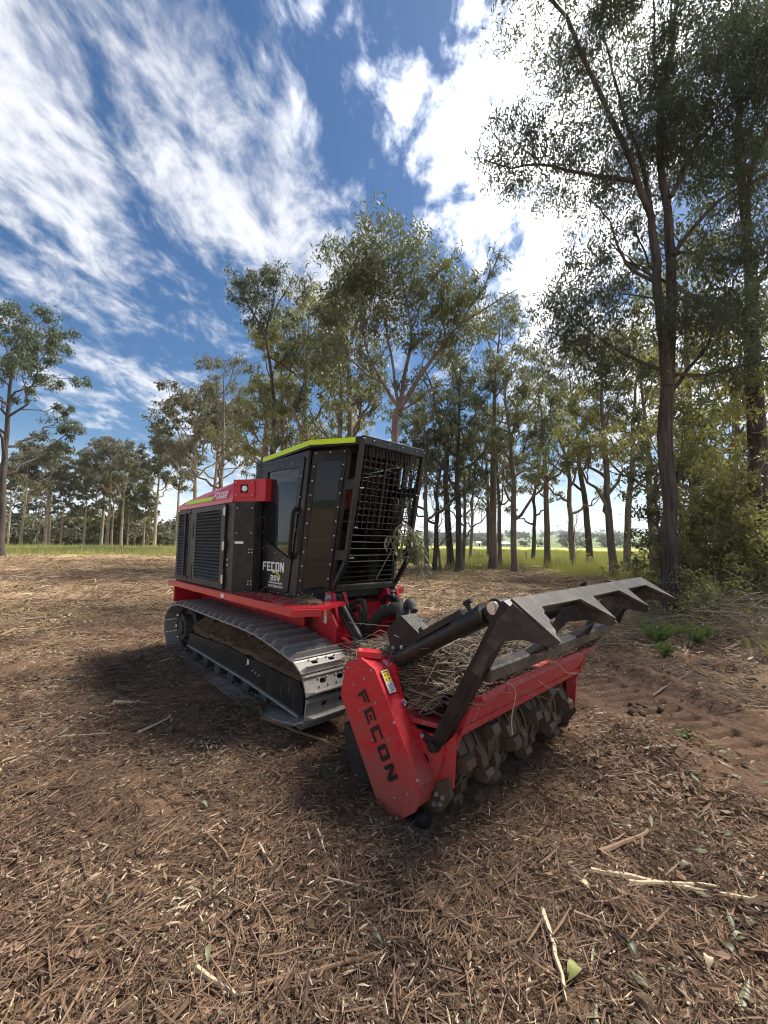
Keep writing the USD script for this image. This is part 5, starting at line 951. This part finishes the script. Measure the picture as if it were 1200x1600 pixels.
# ---- fence: wooden posts on the left with thin wires
fp = [(px, 54.0) for px in (63, 129, 193, 251)]
fpts = []
for n_, (px, d) in enumerate(fp):
    x, y = ray_ground(px, d); z = ground_at(x, y); fpts.append((x, y, z))
    lab = ['weathered fence post at the left end of the photo', 'weathered fence post second from the left', 'thin fence post by the pale leaning gum', 'weathered fence post nearest the machine'][n_]
    t = thing('fence_post', lab, 'fence post', (x, y, z), 0, 'posts of the wire fence on the left')
    part(t, 'post', tube([(0, 0, -.2), (.01, 0, .6), (.02, .01, 1.22)], [.085, .08, .075], 9), 'fence_wood')
e0, e1 = np.array(fpts[0]) + (np.array(fpts[0]) - np.array(fpts[1])) * .9, np.array(fpts[-1]) + (np.array(fpts[-1]) - np.array(fpts[-2])) * 1.5
wire = [tube(np.array([e0] + fpts + [e1]) + [0, -.09, h], .006, 4) for h in (.35, .7, 1.05)]
w_ = thing('fence_wire', 'three thin wires strung along the posts of the left fence', 'wire fence', (0, 0, 0)); [part(w_, 'wire', m, 'fence_wood') for m in wire]
for n_, (px, d) in enumerate([(822, 43), (787, 60)]):
    x, y = ray_ground(px, d); t = thing('fence_post', ['short fence post in the grass right of the Y-shaped gum', 'fence post before the farmhouse'][n_], 'fence post', (x, y, ground_at(x, y)), 0, None)
    part(t, 'post', tube([(0, 0, -.2), (.01, 0, .6), (.0, .01, 1.2)], [.085, .08, .075], 9), 'fence_wood')
# ================================================================== litter on the ground
def instancer(name, protos, idx, pos, rot, sc, label, cat, tilt=None):
    pi = UsdGeom.PointInstancer.Define(stage, '/World/' + name); pr = []
    for k, (m, mt, nm) in enumerate(protos): pr.append(usdkit.mesh(stage, number(f'/World/{name}/{nm}'), m, MAT[mt], False).GetPrim())
    pi.CreatePrototypesRel().SetTargets([p.GetPath() for p in pr])
    pi.CreateProtoIndicesAttr(Vt.IntArray.FromNumpy(np.asarray(idx, np.int32))); pi.CreatePositionsAttr(Vt.Vec3fArray.FromNumpy(np.asarray(pos, np.float32)))
    a = np.asarray(rot) / 2; t = np.zeros(len(a)) if tilt is None else np.asarray(tilt) / 2
    q = np.stack([np.cos(a) * np.cos(t), np.cos(a) * np.sin(t), np.sin(a) * np.sin(t), np.sin(a) * np.cos(t)], 1)
    pi.CreateOrientationsAttr(Vt.QuathArray([Gf.Quath(*map(float, x)) for x in q]))
    sc = np.asarray(sc, np.float32); pi.CreateScalesAttr(Vt.Vec3fArray.FromNumpy(np.repeat(sc[:, None], 3, 1) if sc.ndim == 1 else sc))
    tag(pi, label, cat, None, 'stuff')
def chips(seed, n, R, L, W, flat=.16, lift=.03):
    r = np.random.default_rng(seed); a = r.uniform(0, 6.28, n); q = R * np.sqrt(r.random(n)); h = np.abs(r.normal(0, lift, n)) * (1 - .5 * (q / R) ** 2)
    main = r.uniform(0, 3.14); th = np.where(r.random(n) < .55, main + r.normal(0, .5, n), r.uniform(0, 6.28, n))
    d = unit(np.stack([np.cos(th), np.sin(th), r.normal(0, flat, n)], 1)); l = L * r.lognormal(0, .6, n); w = W * r.lognormal(0, .5, n)
    p = np.stack([q * np.cos(a), q * np.sin(a), h], 1) - d * l[:, None] / 2
    return slivers(p, d, l, w, w * .45, l * r.normal(0, .035, n), r)
def litter(seed, n, R, L, W):
    r = np.random.default_rng(seed); a = r.uniform(0, 6.28, n); q = R * np.sqrt(r.random(n)); th = r.uniform(0, 6.28, n)
    d = unit(np.stack([np.cos(th), np.sin(th), r.normal(.05, .3, n)], 1)); s = unit(np.cross(d, np.array([0, 0, 1.]) + r.normal(0, .5, (n, 3))))
    return leaves(np.stack([q * np.cos(a), q * np.sin(a), np.abs(r.normal(.01, .02, n))], 1), d, s, L * r.lognormal(0, .3, n), W * r.lognormal(0, .3, n))
def inside(x, y, m=0.):
    u = (x - OX) * math.cos(YAW) + (y - OY) * math.sin(YAW); v = -(x - OX) * math.sin(YAW) + (y - OY) * math.cos(YAW)
    return (u > -4.55 - m) & (u < -.1 + m) & (np.abs(v) < 1.17 + m) & (np.abs(v) > .5 - m) | (u > .35 - m) & (u < 1.4) & (np.abs(v) < 1.22 + m)
r = np.random.default_rng(77)
def sample(n, rmin, rmax, power, half=52):
    """Spots round the photographer, thinning out with distance as r^-power."""
    e = 2 - power; u = r.random(n); d = (rmin ** e + u * (rmax ** e - rmin ** e)) ** (1 / e); a = np.radians(r.uniform(-half, half, n)); return d * np.sin(a), d * np.cos(a), d
def lay(name, protos, n, rmin, rmax, power, keep, label, cat, sc0=1.0, grow_=.35, half=54, weights=None, sink=.006, extra=None):
    x, y, d = sample(n, rmin, rmax, power, half); k = keep(x, y) & ~inside(x, y); x, y, d = x[k], y[k], d[k]
    if extra is not None: x, y, d = np.r_[x, extra[:, 0]], np.r_[y, extra[:, 1]], np.r_[d, np.full(len(extra), 2.)]
    instancer(name, protos, r.choice(len(protos), len(x), p=weights), np.stack([x, y, terrain(x, y) - sink], 1), r.uniform(0, 6.28, len(x)), sc0 * r.uniform(.75, 1.3, len(x)) * np.maximum(1, d / 4) ** grow_, label, cat)
EDGE = to_world(np.stack([r.uniform(-4.5, -.2, 170), np.sign(r.random(170) - .35) * r.uniform(1.19, 1.40, 170), np.zeros(170)], 1))[:, :2]
def mulch_zone(x, y):
    g, s, b, f = zones(x, y); return r.random(len(x)) * (.62 + .76 * meshkit.fbm(xyz(x, y, 1.3), 3, 41)) > np.maximum(np.maximum(np.maximum(g, .75 * f), .93 * b), .22)
lay('shredded_mulch', [(chips(k, 190, .24, .055, .0040), 'mulch_dark', 'dark_shreds') for k in (1, 2, 3)] + [(chips(10 + k, 120, .24, .060, .0042), 'mulch_tan', 'tan_shreds') for k in (1, 2)] + [(chips(14, 60, .26, .085, .005), 'mulch_tan', 'long_shreds'), (chips(15, 34, .28, .035, .008), 'mulch_pale', 'pale_chips'), (chips(16, 34, .24, .10, .010, .2, .04), 'mulch_dark', 'coarse_shreds'), (litter(17, 50, .26, .045, .012), 'mulch_tan', 'bark_flakes'), (litter(18, 44, .26, .04, .013), 'mulch_dark', 'dark_flakes'), (chips(68, 46, .27, .014, .006, .25, .03), 'mulch_pale', 'pale_flecks'), (litter(69, 22, .28, .035, .012), 'grey_leaf', 'leaf_scraps'), (chips(19, 260, .24, .035, .0022, .3, .03), 'mulch_tan', 'fibres')],
    10500, .75, 45, 1.5, mulch_zone, 'dark brown shredded bark and wood covering the cleared ground', 'mulch', 1.0, .45, weights=[.08, .08, .08, .11, .11, .08,   .08, .08, .06, .05, .08, .05, .06], extra=EDGE)
def straw_zone(x, y):
    g, s, b, f = zones(x, y); return (r.random(len(x)) < s * (1 - .9 * g))
lay('dry_straw', [(chips(20 + k, 120, .30, .09, .006, .25, .035), 'straw', 'straw_shreds') for k in (1, 2)] + [(chips(24, 60, .3, .10, .01, .25, .04), 'mulch_tan', 'tan_shreds'), (chips(25, 40, .3, .08, .012, .3), 'mulch_pale', 'pale_shreds')], 3600, 6, 60, 1.25, straw_zone, 'straw-coloured shreds spread over the sunlit clearing', 'mulch', 1.25, .4)
def clod(seed):
    r_ = np.random.default_rng(seed); out = []
    for k in range(9):
        m = trimesh.creation.icosphere(1, 1.0); v = m.vertices * (.8 + .5 * meshkit.fbm(m.vertices * 1.6 + k * 7, 2, seed)[:, None]) * r_.uniform(.010, .034) * r_.uniform(.7, 1.2, 3) + np.r_[r_.normal(0, .11, 2), .006]; out.append(trimesh.Trimesh(v, m.faces, process=False))
    return trimesh.util.concatenate(out)
lay('soil_clods', [(clod(70), 'dirt', 'clods'), (clod(71), 'dirt', 'clods')], 1500, .8, 26, 1.35, lambda x, y: r.random(len(x)) < np.clip(.5 - .35 * zones(x, y)[2], 0, 1), 'crumbs and clods of dark soil among the mulch', 'soil', 1.0, .25)
def right_zone(x, y):
    g, s, b, f = zones(x, y); return (r.random(len(x)) < np.clip((.05 + f + .6 * sm(x - y * .25, .2, 1.6) * sm(-np.hypot(x, y), -7, -4)) * (1 - .8 * b), 0, 1) * (1 - g))
lay('pale_flecks', [(chips(66, 30, .3, .016, .006, .25, .03), 'mulch_pale', 'pale_flecks'), (litter(67, 24, .3, .03, .010), 'dry_leaf', 'leaf_bits')], 900, 3.2, 16, 1.2, lambda x, y: (zones(x, y)[2] > .4) & (r.random(len(x)) < .8), 'pale wood flecks strewn over the bare soil', 'wood flecks', 1.0, .2)
lay('leaf_litter', [(litter(30 + k, 70, .34, .07, .020), 'dry_leaf', 'dry_leaves') for k in (1, 2)] + [(litter(33, 26, .34, .08, .024), 'grey_leaf', 'grey_leaves'), (litter(34, 16, .3, .06, .02), 'mulch_pale', 'pale_flakes')], 2300, .9, 30, 1.3, right_zone, 'fallen gum leaves and pale bark flakes on the right-hand ground', 'leaf litter', 1.0, .3)
def tuft(seed, n, H, R, lean=.5):
    r = np.random.default_rng(seed); a = r.uniform(0, 6.28, n); q = R * np.sqrt(r.random(n)); th = r.uniform(0, 6.28, n)
    d = unit(np.stack([np.cos(th) * lean, np.sin(th) * lean, np.ones(n)], 1) * r.uniform(.5, 1.2, (n, 3))); s = unit(np.cross(d, r.normal(0, 1, (n, 3))))
    return leaves(np.stack([q * np.cos(a), q * np.sin(a), np.zeros(n)], 1), d, s, H * r.lognormal(0, .3, n), H * .045)
def grass_zone(x, y):
    g, g2 = zones(x, y)[0], zones(x, y + 7)[0]; return (r.random(len(x)) < np.maximum(g * (.55 + .9 * meshkit.fbm(xyz(x, y, .25), 3, 44)), .30 * g2)) & (y < 110)
lay('field_grass', [(tuft(40, 130, .40, .7), 'grass_blade', 'grass_tuft'), (tuft(41, 110, .5, .8), 'grass_blade', 'grass_tuft'), (tuft(42, 80, .45, .6), 'dry_grass', 'dry_tuft')], 6500, 22, 110, .7, grass_zone, 'green grass of the field beyond the cleared ground', 'grass', 1.0, .12, half=56, weights=[.36, .30, .34])
def edge_zone(x, y):
    g, s, b, f = zones(x, y); return (r.random(len(x)) < np.clip(f * .8 + sm(y, 19, 27) * sm(x, -2, 6), 0, 1) * (1 - .8 * g))
lay('undergrowth', [(tuft(43, 70, .28, .35, .9), 'dry_grass', 'dry_tuft'), (tuft(44, 60, .30, .3, .9), 'grass_blade', 'green_tuft'), (litter(45, 60, .4, .09, .03), 'olive_leaf', 'ground_leaves'), (chips(46, 60, .45, .16, .006, .5, .09), 'twig', 'dead_twigs')], 2400, 5, 45, .9, edge_zone, 'dry grass, weeds and dead twigs under the trees on the right', 'undergrowth', .9, .1, weights=[.35, .25, .15, .25])
# brush of dead branches at the right edge
def brush(seed, n, size, L, rad):
    r = np.random.default_rng(seed); P = []
    for k in range(n):
        c = r.normal(0, 1, 3) * size * .5; c[2] = abs(c[2]); d = unit(r.normal(0, 1, 3) * [1, 1, .45]); l = L * r.lognormal(0, .4)
        q = np.array([c - d * l / 2, c + r.normal(0, .05, 3) * l, c + d * l / 2 + r.normal(0, .07, 3) * l]); P.append(tube(q, [rad, rad * .75, rad * .3], 4, False))
    return trimesh.util.concatenate(P)
for n_, (x, y, lab) in enumerate([(7.3, 8.0, 'grey tangle of dead branches nearest the bank on the right'), (8.3, 9.2, 'heap of dead twigs below the thicket, behind the front tangle'), (6.4, 9.0, 'low scatter of dead branches by the foot of the big gum')]):
    t = thing('dead_brush', lab, 'brush', (x, y, ground_at(x, y)), 40 * n_)
    part(t, 'twigs', brush(80 + n_, 520, np.array([1.5, 1.2, .75 if n_ < 2 else .25]), .6, .006), 'twig', False, kind='stuff')
    r2 = np.random.default_rng(90 + n_); nn = 900; p = r2.normal(0, 1, (nn, 3)) * [.8, .7, .3]; p[:, 2] = np.abs(p[:, 2]); ax = unit(r2.normal(0, 1, (nn, 3))); part(t, 'leaves', leaves(p, ax, unit(np.cross(ax, r2.normal(0, 1, (nn, 3)))), .08, .026), 'olive_leaf', False, kind='stuff')
# feathery green plants left of the prints
def fern(seed, n, H):
    r = np.random.default_rng(seed); out = []; P, A, S = [], [], []
    for k in range(n):
        a = r.uniform(0, 6.28); e = np.array([math.cos(a) * H * r.uniform(.2, .8), math.sin(a) * H * r.uniform(.2, .8), H * r.uniform(.5, 1)]); p = curve(r, [0, 0, 0], e, -.25, 8, .02); out.append(tube(p, np.linspace(.006, .002, 8), 4, False))
        t = r.uniform(.25, 1, 90) * 7; i_ = np.minimum(t.astype(int), 6); q = p[i_] + (p[i_ + 1] - p[i_]) * (t - i_)[:, None]; P.append(q); A.append(unit(r.normal(0, 1, (90, 3)) + [0, 0, .3]))
    P, A = np.vstack(P), np.vstack(A); return trimesh.util.concatenate(out), leaves(P, A, unit(np.cross(A, r.normal(0, 1, A.shape))), .06 * H / .5, .010)
for n_, (x, y, s, lab) in enumerate([(5.05, 7.55, 1.0, 'bright green feathery plant left of the bank'), (5.75, 7.45, .8, 'green feathery plant behind the bank of soil'), (4.62, 6.75, .55, 'small bright green plant low on the edge of the prints'), (6.9, 7.1, .5, 'small leafy weed at the right edge by the bank'), (2.95, 4.05, .28, 'tiny green seedling in the mulch right of the drum')]):
    st_, lf_ = fern(100 + n_, 30, .5); t = thing('green_plant', lab, 'plant', (x, y, ground_at(x, y)), 60 * n_, None, None, s); part(t, 'stems', st_, 'bright_leaf', False, kind='stuff'); part(t, 'leaves', lf_, 'bright_leaf', False, kind='stuff')

# ---- things lying on the mulch that can be told apart
def stick(seed, a, b, r0, bend=.05, n=9):
    r = np.random.default_rng(seed); p = np.linspace(a, b, n); L = np.linalg.norm(np.subtract(b, a)); p[1:-1] += np.cumsum(r.normal(0, bend * L / 4, (n - 2, 3)) * [1, 1, .2], 0) * .6
    return p, np.linspace(r0, r0 * .55, n) * r.uniform(.85, 1.15, n)
SPL = [('pale splintered branch lying across the mulch at lower right', (1.19, 2.42), (1.95, 2.27), .016, 'mulch_pale'), ('second pale splinter crossing the branch at lower right', (1.35, 2.33), (1.85, 2.34), .012, 'mulch_pale'), ('reddish torn branch above the pale splinters', (1.30, 2.55), (1.72, 2.74), .017, 'mulch_tan'), ('straight split slat standing lengthwise near the bottom edge', (.81, 2.15), (.76, 1.80), .015, 'mulch_pale'),
       ('brown stick in front of the near track, lying towards the head', (-1.22, 4.27), (-.46, 3.78), .020, 'mulch_tan'), ('short splinter left of the big lettered side cover', (-1.03, 2.62), (-.87, 2.46), .012, 'mulch_tan'), ('pale splinter in the middle of the left foreground', (-.73, 2.57), (-.60, 2.42), .010, 'mulch_pale'), ('thin straight twig in the foreground left of centre', (-.66, 2.30), (-.44, 1.98), .008, 'mulch_tan'),
       ('jagged pale splinter at the bottom left of centre', (-.79, 1.88), (-.57, 1.76), .012, 'mulch_pale'), ('long crooked stick along the bottom edge', (-.55, 1.80), (-.08, 1.93), .011, 'mulch_tan'), ('short stick below the tip of the side cover', (-.40, 2.71), (-.33, 2.54), .010, 'mulch_pale'), ('stubby stick right of the side cover tip', (.46, 2.53), (.57, 2.43), .014, 'mulch_tan'),
       ('thick broken stick in the lower right mulch', (.95, 2.15), (1.12, 2.07), .015, 'mulch_tan'), ('flat pale chip far left before the machine', (-3.0, 4.66), (-2.78, 4.72), .020, 'mulch_pale'), ('bent pale twig left of the near track', (-3.02, 3.95), (-2.62, 4.05), .011, 'mulch_pale'), ('forked torn stick left of the near track', (-2.35, 4.05), (-2.2, 4.35), .016, 'mulch_pale'),
       ('dark stick at the left edge of the mulch', (-2.6, 3.02), (-2.25, 3.12), .016, 'mulch_dark'), ('long thin twig in the foreground below the lettering', (-.30, 2.35), (.02, 2.25), .007, 'mulch_pale'), ('grey stick on the right beside the prints', (1.8, 3.35), (2.35, 3.5), .009, 'twig'), ('pale log lying on the forest floor before the big gum', (5.9, 8.25), (7.6, 8.05), .035, 'mulch_tan'),
       ('long grey root arching over the bank', (3.35, 5.15), (4.15, 5.55), .012, 'twig'), ('dead branch poking up behind the pusher bar', (3.2, 8.6), (3.9, 9.6), .012, 'twig'), ('thin stick leaning left of the rear track', (-4.1, 7.0), (-3.2, 7.9), .018, 'straw'), ('bleached twig lying left of the rear track', (-4.4, 7.6), (-3.5, 7.2), .012, 'straw')]
for n_, (lab, a, b, rad, mt) in enumerate(SPL):
    za, zb = ground_at(*a) + .022 + rad, ground_at(*b) + .022 + rad
    if 'poking' in lab: zb += .55
    if 'arching' in lab: zb += .12
    if 'leaning' in lab: zb += .35
    p, q = stick(200 + n_, (*a, za), (*b, zb), rad); m = tube(p, q, 6)
    t = thing('stick', lab, 'stick', (0, 0, 0)); part(t, 'wood', m, mt, False)
    r3 = np.random.default_rng(300 + n_); e = np.repeat(p[[0, -1]], 3, 0); dd = unit(np.repeat([p[0] - p[2], p[-1] - p[-3]], 3, 0) + r3.normal(0, .25, (6, 3))); part(t, 'torn_ends', slivers(e - dd * .01, dd, rad * 5 * r3.lognormal(0, .4, 6), rad * .7, rad * .4, 0., r3), mt, False, kind='stuff')
LV = [('large yellow-green leaf near the bottom edge', (.80, 1.84), .085, .055, .6, 'grass_blade'), ('green leaf in the lower left mulch', (-1.37, 2.15), .07, .022, 1.2, 'grey_leaf'), ('grey-green leaf at the bottom left', (-.73, 1.87), .08, .025, 2.0, 'grey_leaf'), ('broad pale leaf at the lower right', (1.71, 2.44), .07, .035, .2, 'grey_leaf'), ('dark green upright leaf at lower right', (1.14, 1.92), .10, .03, 1.5, 'gum_leaf'),
      ('pale bark flake right of the bottom leaf', (1.12, 2.28), .07, .028, 2.2, 'mulch_pale'), ('white bark flake at the lower right corner', (1.42, 1.88), .06, .035, .9, 'mulch_pale'), ('leaf pale side up by the right corner', (1.66, 2.05), .09, .04, .1, 'grey_leaf'), ('green leaf at the right edge of the foreground', (1.78, 2.12), .11, .04, .3, 'gum_leaf'), ('drooping green leaf below the right edge leaf', (1.62, 1.95), .11, .035, 1.7, 'gum_leaf'),
      ('pair leaf next to the side cover, pale', (-.37, 3.36), .09, .045, .4, 'grey_leaf'), ('pair leaf next to the side cover, darker', (-.42, 3.28), .10, .05, 2.3, 'gum_leaf'), ('leaf left of centre among the shreds', (-1.2, 2.95), .08, .03, 2.8, 'grey_leaf'), ('white flake before the near track', (-1.12, 3.72), .06, .03, .5, 'mulch_pale'), ('grey leaf in the left middle ground', (-1.02, 3.55), .09, .04, 1.0, 'grey_leaf'), ('green leaf by the bottom centre', (.02, 1.98), .08, .02, 2.6, 'gum_leaf')]
for n_, (lab, a, L_, W_, th, mt) in enumerate(LV):
    r3 = np.random.default_rng(400 + n_); k = 7; s = np.linspace(0, 1, k); w = W_ * np.sin(np.pi * np.clip(s * .94 + .03, 0, 1)) ** .8 / 2; cx = np.array([math.cos(th), math.sin(th)]); nx = np.array([-cx[1], cx[0]])
    zc = .015 + .025 * np.sin(s * 3) ; P = []
    for i_ in range(k):
        c = np.array([*(cx * L_ * s[i_]), zc[i_]]); P += [c + np.array([*(nx * w[i_]), .35 * w[i_]]), c, c - np.array([*(nx * w[i_]), -.35 * w[i_]])]
    f = [[3 * i_ + o, 3 * i_ + o + 1, 3 * i_ + o + 4, 3 * i_ + o + 3] for i_ in range(k - 1) for o in (0, 1)]
    t = thing('fallen_leaf', lab, 'leaf', (*a, ground_at(*a) + .012)); part(t, 'blade', (np.array(P), np.array(f)), mt, True); part(t, 'stalk', tube([(0, 0, .015), (-cx[0] * .025, -cx[1] * .025, .02)], .0016, 4), mt, False)

# ---- brush heaped on the head, dirt on tracks and running board (moved into the machine's place)
def heap(name, label, cat, gens):
    t = thing(name, label, cat, (OX, OY, 0), math.degrees(YAW), None, 'stuff')
    for nm, m, mt in gens: part(t, nm, m, mt, False, kind='stuff')
r = np.random.default_rng(500)
def pile_h(u, v):
    h = .95 + .10 * np.sin((u - .35) * 2.6) + .05 * np.cos(v * 2.2) + .08 * (meshkit.fbm(np.stack([u * 3, v * 3, u * 0], -1), 3, 2) - .5)
    return h - (.22 * sm(-v, .78, 1.0) * sm(u, .80, 1.0) * (1 - sm(u, 1.15, 1.35)) + .08 * sm(-v, .8, 1.0)) + .03 * sm(u, 1.2, 1.5)
def twigs(n, L, rad, u0, u1, v0, v1, zf, mt_seed):
    r = np.random.default_rng(mt_seed); u, v = r.uniform(u0, u1, n), r.uniform(v0, v1, n); th = r.uniform(0, 6.28, n); d = unit(np.stack([np.cos(th), np.sin(th), r.normal(0, .22, n)], 1)); l = L * r.lognormal(0, .5, n)
    p = np.stack([u, v, zf(u, v) + r.normal(0, .025, n)], 1) - d * l[:, None] / 2
    return slivers(p, d, l, rad * r.lognormal(0, .35, n), rad * .8, l * r.normal(0, .09, n), r)
uu, vv = np.meshgrid(np.linspace(.18, 1.53, 46), np.linspace(-.99, .97, 60), indexing='ij'); zz = pile_h(uu, vv) - .03; zz[uu < .5] -= .0
k = (np.arange(45)[:, None] * 60 + np.arange(59)[None]).ravel(); lumpf = np.stack([k, k + 60, k + 61, k + 1], 1)
lump = trimesh.Trimesh(*(lambda v, f: (v, np.vstack([f[:, [0, 1, 2]], f[:, [0, 2, 3]]])))(np.stack([uu, vv, zz], -1).reshape(-1, 3), lumpf), process=False)
nL = 1500; u, v = r.uniform(.2, 1.5, nL), r.uniform(-.95, .95, nL); ax = unit(r.normal(0, 1, (nL, 3)) * [1, 1, .4])
heap('brush_pile', 'tangle of dry twigs and leaves heaped on the red head behind the front bar', 'brush', [('packed_base', lump, 'mulch_dark'), ('twigs', twigs(5200, .15, .0055, .2, 1.56, -1.03, .97, pile_h, 1), 'twig'), ('long_twigs', twigs(420, .36, .0065, .3, 1.5, -.95, .95, lambda a, b: pile_h(a, b) + .02, 2), 'twig'), ('dark_shreds', twigs(1500, .12, .006, .2, 1.5, -.97, .97, lambda a, b: pile_h(a, b) - .015, 3), 'mulch_tan'),
     ('leaves', leaves(np.stack([u, v, pile_h(u, v) + r.uniform(0, .03, nL)], 1), ax, unit(np.cross(ax, r.normal(0, .4, (nL, 3)) + [0, 0, 1])), .075, .026), 'grey_leaf'), ('bar_straws', slivers(np.stack([r.uniform(1.38, 1.58, 130), r.uniform(-.95, .95, 130), r.uniform(.0, .03, 130)], 1) + np.array([0, 0, .0]) + np.stack([np.zeros(130), np.zeros(130), .66 + 1.25 * (r.uniform(1.38, 1.58, 130) - 1.38)], 1) * 0 + [0, 0, .885], unit(r.normal(0, 1, (130, 3)) * [1, 1, .25]), .16 * r.lognormal(0, .5, 130), .004, .003, .01, r), 'twig')])
hang = [tube(spline([(1.56, -.72, .93), (1.62, -.66, .90), (1.60, -.64, .70), (1.59, -.62, .56)], 12), .004, 5, False), tube(spline([(1.50, -.1, .96), (1.62, .02, .92), (1.60, .25, .80), (1.62, .42, .76)], 12), .0045, 5, False)]
t = thing('hanging_twig', 'thin pale twig dangling over the front bar before the drum', 'twig', (OX, OY, 0), math.degrees(YAW)); part(t, 'stem', hang[0], 'mulch_pale')
t = thing('hanging_twig', 'curved thin twig draped along the middle of the front bar', 'twig', (OX, OY, 0), math.degrees(YAW)); part(t, 'stem', hang[1], 'mulch_pale')
def soil_h(u, v): return .50 + .22 * sm(-v, -1.0, -.70) * (1 - .5 * sm(u, -1.2, -.5)) + .10 * (meshkit.fbm(np.stack([u * 4, v * 4, u * 0], -1), 3, 4) - .5)
for sgn in (-1, 1):
    uu, vv = np.meshgrid(np.linspace(-3.6, -.45, 90), np.linspace(.66, 1.0, 16), indexing='ij'); zz = .53 + .20 * (1 - sm(vv, .70, 1.0)) * (.6 + .7 * meshkit.fbm(np.stack([uu * 1.3, vv, vv * 0], -1), 2, 6)) + .09 * (meshkit.fbm(np.stack([uu * 7, vv * 7, vv * 0], -1), 3, 4) - .5); zz[:, -1] -= .05
    k = (np.arange(89)[:, None] * 16 + np.arange(15)[None]).ravel(); ff = np.stack([k, k + 16, k + 17, k + 1], 1); vv2 = np.stack([uu, sgn * vv, zz], -1).reshape(-1, 3)
    nT = 900; iu, iv = r.integers(0, 90, nT), r.integers(0, 16, nT); P = np.stack([uu[iu, iv], sgn * vv[iu, iv], zz[iu, iv]], 1); th = r.uniform(0, 6.28, nT); dd = unit(np.stack([np.cos(th), np.sin(th), r.normal(0, .35, nT)], 1)); l = .08 * r.lognormal(0, .6, nT)
    nh = 130; hu = r.uniform(-1.3, -.45, nh); hang_ = slivers(np.stack([hu, np.full(nh, sgn * 1.0), r.uniform(.44, .52, nh)], 1), unit(np.stack([r.normal(0, .2, nh), np.full(nh, sgn * .12), -np.ones(nh)], 1)), .09 * r.lognormal(0, .6, nh), .006, .004, .01, r)
    heap('track_debris', ['dried mud and shredded bark packed along the near track frame', 'dried mud and shredded bark packed along the far track frame'][sgn > 0], 'debris', [('packed_mud', trimesh.Trimesh(vv2, np.vstack([ff[:, [0, 1, 2]], ff[:, [0, 2, 3]]]), process=False), 'mulch_dark_soil' if False else 'dirt'), ('shreds', slivers(P - dd * l[:, None] / 2, dd, l, .006 * r.lognormal(0, .4, nT), .004, l * .05, r), 'mulch_tan'), ('hanging_shreds', hang_, 'mulch_tan')])
nD = 500; q = np.abs(r.normal(0, .11, nD)); a = r.uniform(0, 6.28, nD); P = np.stack([-.68 + q * np.cos(a) * 1.3, -.82 + q * np.sin(a) * .9, 1.22 + .06 * np.exp(-(q / .09) ** 2)], 1); dd = unit(r.normal(0, 1, (nD, 3)) * [1, 1, .3])
dome_ = trimesh.creation.icosphere(3, 1.0); dv = dome_.vertices * [.21, .13, .06]; dv = dv * (1 + .25 * (meshkit.fbm(dome_.vertices * 3, 3, 3)[:, None] - .5)); dome_.vertices = dv + [-.68, -.82, 1.215]
heap('soil_heap', 'small heap of soil and chips on the red running board by the cab corner', 'debris', [('soil', dome_, 'dirt'), ('chips', slivers(P, dd, .04 * r.lognormal(0, .5, nD), .005, .003, .0, r), 'mulch_tan')])
nD = 160; P = np.stack([r.uniform(-2.0, -.9, nD), -r.uniform(.78, 1.1, nD), np.full(nD, 1.222)], 1); dd = unit(r.normal(0, 1, (nD, 3)) * [1, 1, .1])
heap('board_litter', 'dry shreds strewn on the red running board below the cab door', 'debris', [('shreds', slivers(P, dd, .05 * r.lognormal(0, .6, nD), .006, .004, .0, r), 'mulch_tan')])

# ---- leafy sprig caught in the cage
t = thing('gum_sprig', 'leafy grey-green gum branch caught in the wire cage in front of the cab', 'branch', (OX, OY, 0), math.degrees(YAW))
r = np.random.default_rng(600); st_ = []
base_, tips_ = np.array([-.16, .10, 2.08]), []
for k in range(9):
    e = np.array([r.uniform(-.25, .02), r.uniform(.05, .50), r.uniform(1.45, 1.80)]); p = spline([base_, base_ * .5 + e * .5 + [r.normal(.02, .05), r.normal(0, .06), .10], e], 8); st_.append(tube(p, np.linspace(.006, .002, 8), 5, False)); tips_ += [p[i_] for i_ in (3, 4, 5, 6, 7)]
st_.append(tube(spline([(-.36, -.12, 1.45), (-.26, 0, 1.75), (-.16, .10, 2.08), (-.12, .16, 2.35)], 10), .006, 5, False))
part(t, 'stems', st_, 'twig', True, kind='stuff')
P = np.repeat(np.array(tips_), 5, 0) + r.normal(0, .04, (len(tips_) * 5, 3)); n = len(P); ax = unit(r.normal(0, .5, (n, 3)) + [.1, .1, -.8]); k0 = 0
for i_ in range(0, n, 1): pass
sd = unit(np.cross(ax, r.normal(0, 1, (n, 3)))); Ls = r.uniform(.09, .15, n)
for i_ in range(n): part(t, 'leaf', leaves(P[i_:i_ + 1], ax[i_:i_ + 1], sd[i_:i_ + 1], Ls[i_], .032), 'grey_leaf', False)

# ---- the air: far things fade towards blue
mat('air', {'v': ('principled_volume', {'color': (.80, .88, 1.0), 'density': HAZE, 'anisotropy': .3})}, [], surface=None, volume='v.volume')
hz_ = trimesh.creation.box([12600, 12600, gz.max() + 7]); hz_.apply_translation([0, 0, -hz_.bounds[0][2] - 2])
tag(part(None, 'haze', hz_, 'air', False), kind='stuff')
